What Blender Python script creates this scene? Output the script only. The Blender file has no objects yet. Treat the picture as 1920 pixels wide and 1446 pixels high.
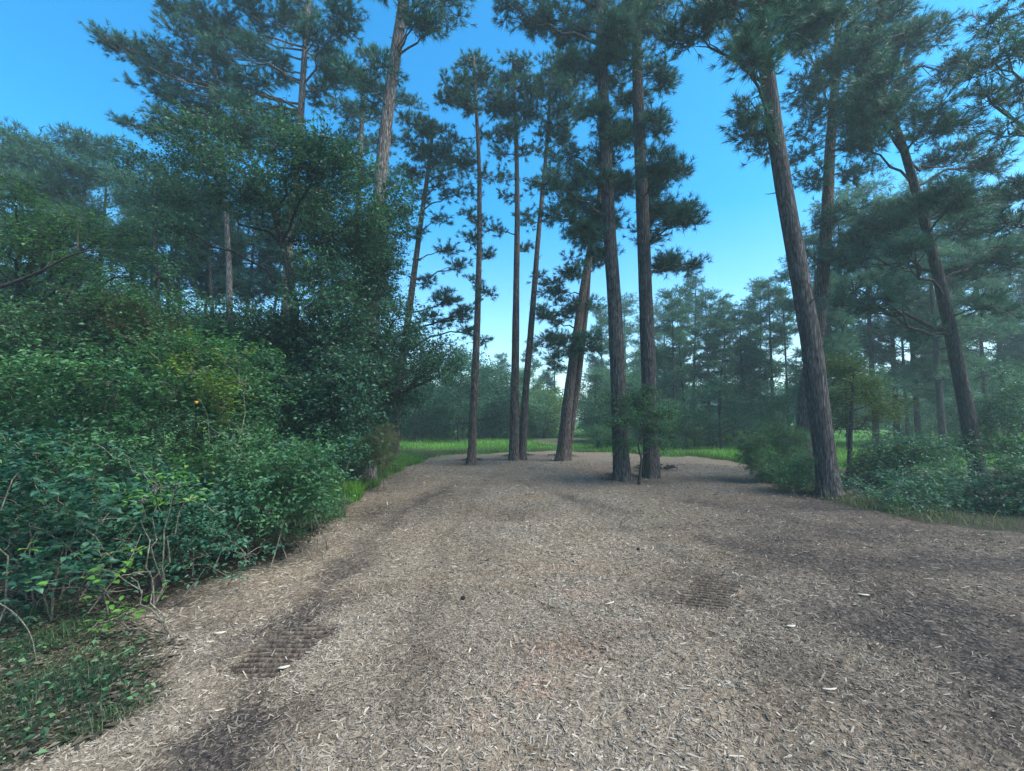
import bpy, math
import numpy as np
from mathutils import Vector

# ------------------------------------------------------------------ camera, sky, sun, exposure
SC = bpy.context.scene
C = SC.collection
F, CX, CY, HOR, EYE = 805.0, 960.0, 723.0, 782.0, 1.6     # photograph measured at 1920 px wide
TH = math.atan((HOR - CY) / F)
cam = bpy.data.cameras.new('camera'); camo = bpy.data.objects.new('camera', cam); C.objects.link(camo)
camo.location = (0, 0, EYE); camo.rotation_euler = (math.pi/2 + TH, 0, 0)
cam.sensor_width = 36; cam.lens = 36*F/1920; cam.clip_end = 2000; cam.clip_start = .05
SC.camera = camo
SUN_EL, SUN_AZ = math.radians(50), math.radians(112)      # azimuth from +Y towards +X
w = bpy.data.worlds.new('World'); SC.world = w; w.use_nodes = True
nt = w.node_tree; bg = nt.nodes['Background']
sky = nt.nodes.new('ShaderNodeTexSky'); sky.sky_type = 'NISHITA'; sky.sun_disc = False
sky.sun_elevation = SUN_EL; sky.sun_rotation = SUN_AZ
sky.altitude = 0; sky.air_density = 1.0; sky.dust_density = 1.1; sky.ozone_density = 2.0
tint = nt.nodes.new('ShaderNodeMix'); tint.data_type = 'RGBA'; tint.blend_type = 'MULTIPLY'
tint.inputs[0].default_value = 1; tint.inputs[7].default_value = (.45, .88, 1.0, 1)
tg = nt.nodes.new('ShaderNodeTexCoord'); sx_ = nt.nodes.new('ShaderNodeSeparateXYZ'); nt.links.new(tg.outputs['Generated'], sx_.inputs[0])
mr = nt.nodes.new('ShaderNodeMapRange'); mr.inputs[1].default_value = .0; mr.inputs[2].default_value = .42; nt.links.new(sx_.outputs['Z'], mr.inputs[0])
tc_ = nt.nodes.new('ShaderNodeMix'); tc_.data_type = 'RGBA'; tc_.inputs[6].default_value = (1.05, 1.05, 1.0, 1); tc_.inputs[7].default_value = (.38, .84, 1.0, 1)
nt.links.new(mr.outputs[0], tc_.inputs[0]); nt.links.new(tc_.outputs[2], tint.inputs[7])
nt.links.new(sky.outputs[0], tint.inputs[6]); hs = nt.nodes.new('ShaderNodeHueSaturation'); hs.inputs['Saturation'].default_value = 1.12; nt.links.new(tint.outputs[2], hs.inputs['Color']); nt.links.new(hs.outputs[0], bg.inputs[0])
bg.inputs[1].default_value = .165
sl = bpy.data.lights.new('sun', 'SUN'); sl.energy = 5.0; sl.angle = math.radians(50); sl.color = (1, .91, .80)
slo = bpy.data.objects.new('sun', sl); C.objects.link(slo)
sd = Vector((math.sin(SUN_AZ)*math.cos(SUN_EL), math.cos(SUN_AZ)*math.cos(SUN_EL), math.sin(SUN_EL)))
slo.rotation_euler = sd.to_track_quat('Z', 'Y').to_euler(); slo.location = (0, 0, 30)
SC.view_settings.view_transform = 'Standard'; SC.view_settings.look = 'None'
SC.view_settings.exposure = 1.08; SC.view_settings.gamma = 1
cy = SC.cycles
cy.max_bounces = 6; cy.diffuse_bounces = 3; cy.glossy_bounces = 1; cy.transmission_bounces = 3
cy.volume_bounces = 1; cy.transparent_max_bounces = 4; cy.use_denoising = True
cy.caustics_reflective = False; cy.caustics_refractive = False

# ------------------------------------------------------------------ numpy helpers
RNG = np.random.default_rng(7)
FW = np.array([0, math.cos(TH), math.sin(TH)]); UP = np.array([0, -math.sin(TH), math.cos(TH)]); RT = np.array([1., 0, 0])
EYEV = np.array([0, 0, EYE])
def ray(px, py): return FW + (px-CX)/F*RT - (py-CY)/F*UP
def at(px, py, Y):                       # the point of the place seen at (px, py) standing Y metres ahead
    d = ray(px, py); return EYEV + d*(Y/d[1])
def gnd(px, py):
    d = ray(px, py); return EYEV + d*(EYE/-d[2])
def nrm(v): return v/np.maximum(np.linalg.norm(v, axis=-1, keepdims=True), 1e-9)
def runit(n, rng): return nrm(rng.normal(size=(n, 3)))
def hashn(ix, iy, iz, s):
    h = (ix*374761393 + iy*668265263 + iz*2147483647 + s*1274126177) & 0xffffffff
    h = ((h ^ (h >> 13))*1274126177) & 0xffffffff
    h = ((h ^ (h >> 16))*2246822519) & 0xffffffff
    return (h & 0xffffff)/float(0xffffff)
def vnoise(x, y, z=None, s=0):
    if z is None: z = np.zeros_like(x)
    x0, y0, z0 = np.floor(x).astype(np.int64), np.floor(y).astype(np.int64), np.floor(z).astype(np.int64)
    fx, fy, fz = x-x0, y-y0, z-z0
    fx, fy, fz = fx*fx*(3-2*fx), fy*fy*(3-2*fy), fz*fz*(3-2*fz)
    r = 0
    for i in (0, 1):
        for j in (0, 1):
            for k in (0, 1):
                r = r + hashn(x0+i, y0+j, z0+k, s)*(fx if i else 1-fx)*(fy if j else 1-fy)*(fz if k else 1-fz)
    return r*2-1
def smooth(a, b, x):
    t = np.clip((x-a)/(b-a), 0, 1); return t*t*(3-2*t)

class Geo:
    def __init__(s): s.v = []; s.f3 = []; s.f4 = []; s.n = 0
    def add(s, v, f, var=None, mat=0, sm=False):
        v = np.asarray(v, float).reshape(-1, 3); f = np.asarray(f)
        var = np.zeros(len(f)) if var is None else np.broadcast_to(var, (len(f),))
        (s.f3 if f.shape[1] == 3 else s.f4).append((f+s.n, var, np.full(len(f), mat), np.full(len(f), sm)))
        s.v.append(v); s.n += len(v)
    def mesh(s, name, mats, origin=(0, 0, 0)):
        v = np.concatenate(s.v) - np.asarray(origin)
        def cat(L, k): return np.concatenate([a[k] for a in L]) if L else None
        me = bpy.data.meshes.new(name)
        idx, tot, var, mi, sm = [], [], [], [], []
        for L, k in ((s.f3, 3), (s.f4, 4)):
            if L:
                f = cat(L, 0); idx.append(f.ravel()); tot.append(np.full(len(f), k))
                var.append(cat(L, 1)); mi.append(cat(L, 2)); sm.append(cat(L, 3))
        idx = np.concatenate(idx); tot = np.concatenate(tot)
        me.vertices.add(len(v)); me.vertices.foreach_set('co', v.ravel().astype(np.float32))
        me.loops.add(len(idx)); me.loops.foreach_set('vertex_index', idx.astype(np.int32))
        me.polygons.add(len(tot)); me.polygons.foreach_set('loop_start', np.concatenate([[0], np.cumsum(tot)[:-1]]).astype(np.int32))
        me.polygons.foreach_set('material_index', np.concatenate(mi).astype(np.int32))
        me.polygons.foreach_set('use_smooth', np.concatenate(sm).astype(bool))
        a = me.attributes.new('var', 'FLOAT', 'FACE'); a.data.foreach_set('value', np.concatenate(var).astype(np.float32))
        for m in (mats if isinstance(mats, (list, tuple)) else [mats]): me.materials.append(m)
        me.update(); me.validate()
        return me
def put(name, geo, mats, parent=None, origin=(0, 0, 0), **kw):
    o = bpy.data.objects.new(name, geo.mesh(name, mats, origin)); C.objects.link(o)
    if parent is not None: o.parent = parent
    else: o.location = origin
    for k, v in kw.items(): o[k] = v
    return o
def thing(name, label, cat, loc, group=None):
    o = bpy.data.objects.new(name, None); C.objects.link(o); o.location = tuple(map(float, loc))
    o.empty_display_size = .3; o['label'] = label; o['category'] = cat
    if group: o['group'] = group
    return o

def tubes(g, P, R, sides=4, var=0., mat=0):          # P (N,n,3), R (N,n)
    P = np.asarray(P, float); R = np.asarray(R, float); N, n = P.shape[:2]
    d = nrm(P[:, -1]-P[:, 0]); ref = np.where(np.abs(d[:, 2:3]) < .8, np.array([[0, 0, 1.]]), np.array([[1., 0, 0]]))
    a = nrm(np.cross(d, ref)); b = np.cross(d, a)
    t = np.arange(sides)*2*math.pi/sides
    ring = a[:, None, None]*np.cos(t)[None, None, :, None] + b[:, None, None]*np.sin(t)[None, None, :, None]
    V = P[:, :, None] + ring*R[:, :, None, None]
    base = (np.arange(N)*n*sides)[:, None, None] + (np.arange(n-1)*sides)[None, :, None]
    k = np.arange(sides)[None, None]; k2 = (k+1) % sides
    f = np.stack([base+k, base+k2, base+k2+sides, base+k+sides], -1).reshape(-1, 4)
    g.add(V.reshape(-1, 3), f, var, mat, True)

def curve(a, b, n, sag=0., wob=0., rng=RNG):          # (N,3),(N,3) -> (N,n,3) limb-like curves
    a = np.atleast_2d(a); b = np.atleast_2d(b); t = np.linspace(0, 1, n)[None, :, None]
    L = np.linalg.norm(b-a, axis=1)[:, None, None]
    P = a[:, None]*(1-t) + b[:, None]*t
    P = P + np.array([0, 0, 1.])*(4*t*(1-t))*sag*L
    if wob:
        P = P + rng.normal(size=P.shape)*wob*L*np.sin(math.pi*t)
    return P

def needles(g, cen, dr, n, L, wd, rng, mat=0, var=None, spread=.75):
    N = len(cen)
    if N == 0: return
    c = np.repeat(cen, n, 0); d = np.repeat(nrm(dr), n, 0)
    q = nrm(d + runit(N*n, rng)*spread*1.15)
    st = c + d*(rng.random((N*n, 1))-.5)*L*.7
    ln = L*(.7+.5*rng.random((N*n, 1)))
    tip = st + q*ln + np.array([0, 0, -1.])*ln*.1
    s = nrm(np.cross(q, runit(N*n, rng)))*wd*.5
    V = np.stack([st-s, st+s, tip], 1)
    vv = np.repeat(rng.random(N) if var is None else var, n)*.7 + rng.random(N*n)*.3
    g.add(V, np.arange(N*n*3).reshape(-1, 3), vv, mat)

def leaves(g, cen, size, rng, mat=0, var=None, up=.55, aspect=.6, fine=False, rand=.3):
    N = len(cen)
    nz = nrm(runit(N, rng) + np.array([0, 0, up*2.2]))
    ax = nrm(np.cross(nz, runit(N, rng))); sd = np.cross(nz, ax)
    L = size*(.6+.8*rng.random((N, 1))); W = L*aspect*(.8+.4*rng.random((N, 1)))
    vv = (rng.random(N) if var is None else np.clip(var + (rng.random(N)-.5)*rand, 0, 1))
    b = cen; droop = -nz*L*.15
    if fine:
        V = np.stack([b, b+ax*L*.30+sd*W*.46+nz*W*.1, b+ax*L*.68+sd*W*.36+nz*W*.08, b+ax*L+droop,
                      b+ax*L*.68-sd*W*.36+nz*W*.08, b+ax*L*.30-sd*W*.46+nz*W*.1, b+ax*L*.5-nz*W*.02], 1)
        k = (np.arange(N)*7)[:, None]
        f = np.concatenate([np.stack([k[:, 0]+i, k[:, 0]+j, k[:, 0]+6], 1) for i, j in ((0, 1), (1, 2), (2, 3), (3, 4), (4, 5), (5, 0))])
        g.add(V, f, np.tile(vv, 6), mat)
    else:
        V = np.stack([b, b+ax*L*.45+sd*W*.5+nz*W*.12, b+ax*L+droop, b+ax*L*.45-sd*W*.5+nz*W*.12], 1)
        k = np.arange(N)*4
        f = np.concatenate([np.stack([k, k+1, k+2], 1), np.stack([k, k+2, k+3], 1)])
        g.add(V, f, np.tile(vv, 2), mat)

# ------------------------------------------------------------------ materials
def newmat(name):
    m = bpy.data.materials.new(name); m.use_nodes = True; nt = m.node_tree
    for n in list(nt.nodes): nt.nodes.remove(n)
    out = nt.nodes.new('ShaderNodeOutputMaterial'); return m, nt, out
def ramp(nt, stops, src=None):
    r = nt.nodes.new('ShaderNodeValToRGB'); e = r.color_ramp.elements
    while len(e) < len(stops): e.new(.5)
    for i, (p, c) in enumerate(stops): e[i].position = p; e[i].color = (*c, 1)
    if src is not None: nt.links.new(src, r.inputs[0])
    return r
def attr(nt, name):
    a = nt.nodes.new('ShaderNodeAttribute'); a.attribute_name = name; return a
def mth(nt, op, a, b=None, clamp=False):
    n = nt.nodes.new('ShaderNodeMath'); n.operation = op; n.use_clamp = clamp
    for i, x in enumerate((a, b)):
        if x is None: continue
        if isinstance(x, (int, float)): n.inputs[i].default_value = x
        else: nt.links.new(x, n.inputs[i])
    return n.outputs[0]
def mix(nt, fac, a, b, blend='MIX'):
    n = nt.nodes.new('ShaderNodeMix'); n.data_type = 'RGBA'; n.blend_type = blend
    for s, x in ((0, fac), (6, a), (7, b)):
        if isinstance(x, tuple): n.inputs[s].default_value = (*x, 1)
        elif isinstance(x, (int, float)): n.inputs[s].default_value = x
        else: nt.links.new(x, n.inputs[s])
    return n.outputs[2]
def leafmat(name, c0, c1, c2, trans=.35, gloss=.25):
    m, nt, out = newmat(name); a = attr(nt, 'var')
    r = ramp(nt, [(0, c0), (.5, c1), (.97, c2)], a.outputs['Fac'])
    p = nt.nodes.new('ShaderNodeBsdfPrincipled'); nt.links.new(r.outputs[0], p.inputs['Base Color'])
    p.inputs['Roughness'].default_value = .42; p.inputs['Specular IOR Level'].default_value = gloss
    t = nt.nodes.new('ShaderNodeBsdfTranslucent')
    nt.links.new(mix(nt, 1., r.outputs[0], (1.1, 1.25, .6), 'MULTIPLY'), t.inputs[0])
    s = nt.nodes.new('ShaderNodeMixShader'); s.inputs[0].default_value = trans
    nt.links.new(p.outputs[0], s.inputs[1]); nt.links.new(t.outputs[0], s.inputs[2]); nt.links.new(s.outputs[0], out.inputs[0])
    return m
def barkmat(name, dark, mid, pale, sx=19., sz=3.1, bump=.9):
    m, nt, out = newmat(name)
    tc = nt.nodes.new('ShaderNodeTexCoord'); mp = nt.nodes.new('ShaderNodeMapping')
    mp.inputs['Scale'].default_value = (sx, sx, sz); nt.links.new(tc.outputs['Object'], mp.inputs[0])
    nz = nt.nodes.new('ShaderNodeTexNoise'); nz.inputs['Scale'].default_value = 2.2; nz.inputs['Detail'].default_value = 5
    nt.links.new(mp.outputs[0], nz.inputs['Vector'])
    wv = mix(nt, .7, mp.outputs[0], nz.outputs['Color'], 'ADD')
    vo = nt.nodes.new('ShaderNodeTexVoronoi'); vo.feature = 'DISTANCE_TO_EDGE'; vo.inputs['Scale'].default_value = 1.3
    nt.links.new(wv, vo.inputs['Vector'])
    vc = nt.nodes.new('ShaderNodeTexVoronoi'); vc.inputs['Scale'].default_value = 1.3; nt.links.new(wv, vc.inputs['Vector'])
    mp2 = nt.nodes.new('ShaderNodeMapping'); mp2.inputs['Scale'].default_value = (sx*2.2, sx*2.2, sz*.55); nt.links.new(tc.outputs['Object'], mp2.inputs[0])
    fu = nt.nodes.new('ShaderNodeTexNoise'); fu.inputs['Scale'].default_value = 1.; fu.inputs['Detail'].default_value = 6; fu.inputs['Roughness'].default_value = .7
    nt.links.new(mp2.outputs[0], fu.inputs['Vector'])
    crack = ramp(nt, [(.02, (0, 0, 0)), (.30, (1, 1, 1))], mth(nt, 'ADD', mth(nt, 'MULTIPLY', vo.outputs[0], .75), mth(nt, 'MULTIPLY', mth(nt, 'SUBTRACT', fu.outputs['Fac'], .42), .9)))
    lg = nt.nodes.new('ShaderNodeTexNoise'); lg.inputs['Scale'].default_value = 1.3; lg.inputs['Detail'].default_value = 4
    nt.links.new(tc.outputs['Object'], lg.inputs['Vector'])
    hsum = mth(nt, 'ADD', mth(nt, 'MULTIPLY', vc.outputs['Color'], .4), mth(nt, 'MULTIPLY', lg.outputs['Fac'], .6))
    hsum = mth(nt, 'ADD', mth(nt, 'MULTIPLY', hsum, .7), mth(nt, 'MULTIPLY', nz.outputs['Fac'], .3))
    col = ramp(nt, [(.25, mid), (.7, pale)], hsum)
    c = mix(nt, crack.outputs[0], dark, col.outputs[0])
    p = nt.nodes.new('ShaderNodeBsdfPrincipled'); p.inputs['Roughness'].default_value = .9
    p.inputs['Specular IOR Level'].default_value = .15
    nt.links.new(c, p.inputs['Base Color'])
    b = nt.nodes.new('ShaderNodeBump'); b.inputs['Strength'].default_value = bump; b.inputs['Distance'].default_value = .03
    hh = mth(nt, 'ADD', crack.outputs[0], mth(nt, 'MULTIPLY', nz.outputs['Fac'], .5))
    nt.links.new(hh, b.inputs['Height']); nt.links.new(b.outputs[0], p.inputs['Normal'])
    nt.links.new(p.outputs[0], out.inputs[0]); return m
M = {}
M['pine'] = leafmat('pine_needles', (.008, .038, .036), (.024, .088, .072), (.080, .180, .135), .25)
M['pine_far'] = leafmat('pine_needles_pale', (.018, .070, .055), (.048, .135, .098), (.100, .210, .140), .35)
M['oak'] = leafmat('dark_leaves', (.007, .036, .026), (.026, .092, .062), (.095, .215, .140), .42, .3)
M['teal'] = leafmat('blue_green_leaves', (.009, .044, .030), (.030, .108, .070), (.100, .225, .145), .4, .22)
M['green'] = leafmat('mid_green_leaves', (.010, .046, .024), (.040, .120, .056), (.125, .250, .110), .4)
M['yellow'] = leafmat('yellow_green_leaves', (.040, .085, .015), (.090, .150, .030), (.190, .270, .050), .45)
M['bright'] = leafmat('bright_green_leaves', (.060, .160, .030), (.110, .270, .045), (.200, .400, .080), .5)
M['brown'] = leafmat('bronze_leaves', (.060, .070, .030), (.100, .105, .045), (.150, .150, .065), .35)
M['hazy'] = leafmat('haze_tinted_leaves', (.028, .088, .062), (.070, .165, .110), (.140, .270, .175), .4)  # lighter leaf colour, with some of the distance haze painted in
M['grass'] = leafmat('grass_blades', (.045, .130, .022), (.085, .220, .035), (.170, .330, .070), .45)
M['grassd'] = leafmat('dull_grass_blades', (.022, .050, .022), (.060, .100, .042), (.150, .150, .075), .4)
M['grassm'] = leafmat('dark_mossy_grass', (.012, .040, .020), (.034, .085, .036), (.095, .135, .055), .35)
M['litter'] = leafmat('fallen_leaf_litter', (.022, .018, .014), (.068, .054, .040), (.170, .145, .110), .15)
M['orange'] = leafmat('orange_leaf', (.5, .25, .04), (.55, .28, .05), (.6, .3, .06), .4)
M['bark'] = barkmat('pine_bark', (.015, .014, .015), (.058, .051, .053), (.135, .120, .119))
M['bark_dark'] = barkmat('dark_bark', (.012, .011, .012), (.040, .035, .035), (.090, .080, .078))  # darker bark tones than the pine bark
M['bark_pale'] = barkmat('pale_bark', (.042, .037, .036), (.145, .125, .115), (.290, .255, .235))
M['bark_red'] = barkmat('reddish_bark', (.024, .018, .017), (.095, .070, .062), (.195, .152, .135))
M['twig'] = barkmat('twig_bark', (.050, .045, .035), (.120, .110, .085), (.220, .200, .160), 30, 10, .3)
M['twig_dark'] = barkmat('dark_twig', (.015, .012, .010), (.035, .030, .028), (.065, .055, .050), 30, 10, .3)

# ------------------------------------------------------------------ ground
def seg_poly_sdf(x, y, poly):
    poly = np.asarray(poly); n = len(poly); d = np.full(x.shape, 1e9); ins = np.zeros(x.shape, bool)
    for i in range(n):
        a, b = poly[i], poly[(i+1) % n]; e = b-a
        t = np.clip(((x-a[0])*e[0]+(y-a[1])*e[1])/(e@e), 0, 1)
        d = np.minimum(d, np.hypot(x-a[0]-t*e[0], y-a[1]-t*e[1]))
        c = ((a[1] > y) != (b[1] > y)) & (x < (b[0]-a[0])*(y-a[1])/(b[1]-a[1]+1e-12)+a[0])
        ins ^= c
    return np.where(ins, d, -d)
PATH = [(-1.55, -40), (-1.6, 1.2)] + [tuple(gnd(*p)[:2]) for p in
        [(70, 1440), (240, 1320), (345, 1200), (210, 1150), (300, 1105), (420, 1075), (520, 1040), (600, 990), (660, 935), (740, 890), (800, 868), (830, 853),
         (1000, 850), (1180, 848), (1280, 856), (1400, 872), (1420, 900), (1500, 925), (1590, 950), (1720, 985), (1920, 1005)]] + [(13, 5), (16, -40)]
BARE = [tuple(gnd(*p)[:2]) for p in [(985, 828), (1060, 822), (1130, 826), (1040, 834)]]
BASES = [(1556, 932, .5), (1503, 868, .4), (1836, 880, .4), (1166, 896, .42), (1222, 884, .45), (1053, 858, .45), (884, 866, .3), (963, 859, .32), (979, 857, .3)]
DARK = []      # (x, y, rx, ry, angle, strength) patches of damp dark soil
def dk(px, py, rx, ry, s, ang=0):
    c = gnd(px, py); DARK.append((c[0], c[1], rx, ry, ang, s))
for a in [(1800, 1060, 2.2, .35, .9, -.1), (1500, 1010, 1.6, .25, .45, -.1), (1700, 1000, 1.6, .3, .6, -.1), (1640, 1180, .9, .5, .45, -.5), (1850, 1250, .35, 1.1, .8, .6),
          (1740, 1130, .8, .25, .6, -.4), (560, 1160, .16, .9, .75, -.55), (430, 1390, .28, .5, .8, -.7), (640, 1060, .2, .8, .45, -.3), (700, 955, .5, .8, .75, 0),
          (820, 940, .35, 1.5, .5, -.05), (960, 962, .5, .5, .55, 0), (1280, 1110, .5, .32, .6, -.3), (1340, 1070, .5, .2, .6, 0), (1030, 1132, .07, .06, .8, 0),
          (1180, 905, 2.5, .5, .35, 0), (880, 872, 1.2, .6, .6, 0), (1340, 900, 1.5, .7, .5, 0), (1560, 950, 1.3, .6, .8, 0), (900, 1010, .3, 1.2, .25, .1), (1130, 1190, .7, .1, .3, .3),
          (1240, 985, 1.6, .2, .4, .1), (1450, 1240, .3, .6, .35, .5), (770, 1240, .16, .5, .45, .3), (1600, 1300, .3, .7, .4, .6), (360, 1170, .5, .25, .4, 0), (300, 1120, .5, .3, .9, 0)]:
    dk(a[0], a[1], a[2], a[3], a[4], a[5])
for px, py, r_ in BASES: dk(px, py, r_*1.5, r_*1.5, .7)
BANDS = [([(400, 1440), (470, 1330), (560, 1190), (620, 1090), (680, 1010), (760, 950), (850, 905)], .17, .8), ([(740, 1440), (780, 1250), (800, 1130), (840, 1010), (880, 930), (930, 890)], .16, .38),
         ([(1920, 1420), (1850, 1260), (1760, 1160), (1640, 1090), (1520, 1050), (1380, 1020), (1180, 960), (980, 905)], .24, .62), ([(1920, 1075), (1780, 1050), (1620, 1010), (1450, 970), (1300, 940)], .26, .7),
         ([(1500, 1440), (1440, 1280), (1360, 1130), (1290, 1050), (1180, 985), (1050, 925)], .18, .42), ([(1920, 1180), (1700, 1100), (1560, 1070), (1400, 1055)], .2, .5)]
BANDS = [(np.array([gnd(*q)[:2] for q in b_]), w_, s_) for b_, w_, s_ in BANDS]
def darkness(x, y):
    r = np.zeros(x.shape); wx = x + .12*vnoise(x*3, y*3, s=5) + .05*vnoise(x*9, y*9, s=6); wy = y + .12*vnoise(x*3, y*3, s=8) + .05*vnoise(x*9, y*9, s=9)
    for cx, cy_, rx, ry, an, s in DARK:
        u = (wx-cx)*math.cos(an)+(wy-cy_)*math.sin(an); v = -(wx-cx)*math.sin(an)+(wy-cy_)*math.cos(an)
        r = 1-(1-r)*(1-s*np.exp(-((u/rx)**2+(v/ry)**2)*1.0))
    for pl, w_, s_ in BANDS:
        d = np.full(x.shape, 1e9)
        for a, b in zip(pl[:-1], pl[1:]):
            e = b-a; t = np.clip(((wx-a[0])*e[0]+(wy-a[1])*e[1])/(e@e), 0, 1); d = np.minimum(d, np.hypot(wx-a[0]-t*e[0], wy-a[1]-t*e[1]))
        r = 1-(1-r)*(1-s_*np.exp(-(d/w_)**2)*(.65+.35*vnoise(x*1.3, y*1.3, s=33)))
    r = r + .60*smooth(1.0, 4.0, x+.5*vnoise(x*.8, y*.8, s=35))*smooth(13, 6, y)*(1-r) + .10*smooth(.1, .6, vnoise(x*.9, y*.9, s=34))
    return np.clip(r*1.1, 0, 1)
RUST = [(gnd(*q[:2])[:2], q[2], q[3], q[4]) for q in [(1060, 1215, .35, .18, .8), (1000, 1290, .22, .14, .7), (1010, 1060, .45, .2, .6), (1100, 1110, .3, .2, .6), (1160, 1170, .25, .12, .6), (900, 1350, .2, .12, .5), (930, 1160, .12, .1, .6), (1150, 885, 1.6, 1.2, .5), (1340, 885, 1.4, .6, .4)]]
def rustiness(x, y):
    r = np.zeros(x.shape)
    for c, a_, b_, s_ in RUST: r = np.maximum(r, .6*s_*np.exp(-(((x-c[0])/a_)**2+((y-c[1])/b_)**2))*(1+.5*vnoise(x*5, y*5, s=91)))
    return np.clip(r, 0, 1)
def path_mask(x, y):
    d = seg_poly_sdf(x, y, PATH) + np.clip(y*.05-.3, 0, .7)*vnoise(x*.8, y*.5, s=2) + .18*vnoise(x*1.6, y*1.6, s=3) + .09*vnoise(x*5, y*5, s=4)
    d2 = seg_poly_sdf(x, y, BARE) + .5*vnoise(x*.6, y*.6, s=3)
    return np.maximum(smooth(-.15, .2, d), smooth(-.3, .3, d2)*.8)
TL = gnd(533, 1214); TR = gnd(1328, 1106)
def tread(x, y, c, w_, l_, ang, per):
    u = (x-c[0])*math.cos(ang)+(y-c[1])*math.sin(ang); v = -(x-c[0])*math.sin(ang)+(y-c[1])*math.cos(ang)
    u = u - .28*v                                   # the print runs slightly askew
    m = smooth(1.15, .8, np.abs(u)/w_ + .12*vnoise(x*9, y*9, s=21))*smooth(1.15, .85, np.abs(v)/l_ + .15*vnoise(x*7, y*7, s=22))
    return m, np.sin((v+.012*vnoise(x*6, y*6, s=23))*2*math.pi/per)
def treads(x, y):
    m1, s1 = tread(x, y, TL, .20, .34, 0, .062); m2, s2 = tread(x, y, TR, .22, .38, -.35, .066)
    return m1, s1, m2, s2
def height(x, y, fine=True):
    r = np.hypot(x, y)
    h = .10*vnoise(x*.16, y*.16, s=11) + .03*vnoise(x*.7, y*.7, s=12)
    h = h*smooth(1, 7, r)*.8
    h = h + .35*vnoise(x*.03, y*.03, s=14)*smooth(30, 80, r)
    for px, py, r_ in BASES:
        c = gnd(px, py); h = h + .07*np.exp(-((x-c[0])**2+(y-c[1])**2)/r_**2)
    if fine:
        near = smooth(14, 8, r)
        m1, s1, m2, s2 = treads(x, y); near = near*(1-.9*np.maximum(m1, m2))
        h = h + near*(.012*vnoise(x*4, y*4, s=15) + .008*vnoise(x*13, y*13, s=16) + .007*vnoise(x*34, y*34, s=17))
        h = h - .018*darkness(x, y)*near
        h = h + m1*(-.022+.020*np.tanh(1.6*s1)) + m2*(-.018+.015*np.tanh(1.6*s2))
    return h
def hz(x, y): return float(height(np.array([float(x)]), np.array([float(y)]), False)[0])

rr = [.25]
while rr[-1] < 210:
    r = rr[-1]; rr.append(r*(1.02 if r < 1.6 else 1.004 if r < 2.85 else 1.0019 if r < 4.6 else 1.004 if r < 5.2 else 1.008 if r < 16 else 1.03))
rr = np.array(rr)
af = np.radians(np.concatenate([np.arange(-58, -35, .22), np.arange(-35, -24, .11), np.arange(-24, 58, .22), np.arange(58, 302, 3.0)]))
A, Rr = np.meshgrid(af, rr, indexing='ij'); X = Rr*np.sin(A); Y = Rr*np.cos(A)
Z = height(X, Y)
na, nr = X.shape
g = Geo(); V = np.stack([X, Y, Z], -1).reshape(-1, 3)
i = np.arange(na)[:, None]; j = np.arange(nr-1)[None]; i2 = (i+1) % na
f = np.stack([i*nr+j, i*nr+j+1, i2*nr+j+1, i2*nr+j], -1).reshape(-1, 4)
V = np.concatenate([V, [[0, 0, hz(0, 0)]]])
g.add(V, f, 0, 0, True)
k = np.arange(na); g.f3.append((np.stack([np.full(na, na*nr), k*nr, ((k+1) % na)*nr], 1), np.zeros(na), np.zeros(na), np.ones(na, bool)))
pm = path_mask(V[:, 0], V[:, 1]); dm = darkness(V[:, 0], V[:, 1])
t1, s1, t2, s2 = treads(V[:, 0], V[:, 1]); tm = np.maximum(t1*(.86-.26*np.tanh(2.5*s1)), t2*(.84-.26*np.tanh(2.5*s2)))  # tread soil tone, darker in the grooves to paint in their shade
m, nt, out = newmat('woodland_ground')
tc = nt.nodes.new('ShaderNodeTexCoord')
def noise(scale, detail=4, rough=.6):
    n = nt.nodes.new('ShaderNodeTexNoise'); n.inputs['Scale'].default_value = scale; n.inputs['Detail'].default_value = detail
    n.inputs['Roughness'].default_value = rough; nt.links.new(tc.outputs['Object'], n.inputs['Vector']); return n
n1 = noise(.9, 6); n2 = noise(26, 8, .7); n3 = noise(4.5, 5)
mp = nt.nodes.new('ShaderNodeMapping'); mp.inputs['Scale'].default_value = (1, 1, .3); nt.links.new(tc.outputs['Object'], mp.inputs[0])
wn = noise(12, 3); wv = mix(nt, .08, mp.outputs[0], wn.outputs['Color'], 'ADD')
v1 = nt.nodes.new('ShaderNodeTexVoronoi'); v1.inputs['Scale'].default_value = 46; nt.links.new(wv, v1.inputs['Vector'])
v2 = nt.nodes.new('ShaderNodeTexVoronoi'); v2.inputs['Scale'].default_value = 95; nt.links.new(wv, v2.inputs['Vector'])
sp = mth(nt, 'ADD', mth(nt, 'MULTIPLY', v1.outputs['Color'], .5), mth(nt, 'MULTIPLY', v2.outputs['Color'], .5))
sp = mth(nt, 'ADD', mth(nt, 'MULTIPLY', sp, .6), mth(nt, 'MULTIPLY', n2.outputs['Fac'], .4))
chip = ramp(nt, [(.25, (.046, .037, .028)), (.45, (.118, .098, .077)), (.60, (.185, .160, .130)), (.80, (.28, .250, .210))], sp)
warm = ramp(nt, [(.35, (1, 1, 1)), (.62, (1.0, .90, .80))], n1.outputs['Fac'])
chipc = mix(nt, 1., chip.outputs[0], warm.outputs[0], 'MULTIPLY')
soil = ramp(nt, [(.3, (.010, .009, .009)), (.55, (.038, .032, .030)), (.75, (.13, .105, .088))], sp)
pd = attr(nt, 'dark')  # dark soil patches plus shade painted between the tread ridges
dkf = mth(nt, 'ADD', pd.outputs['Fac'], mth(nt, 'MULTIPLY', mth(nt, 'SUBTRACT', n3.outputs['Fac'], .5), .7), True)
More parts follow.
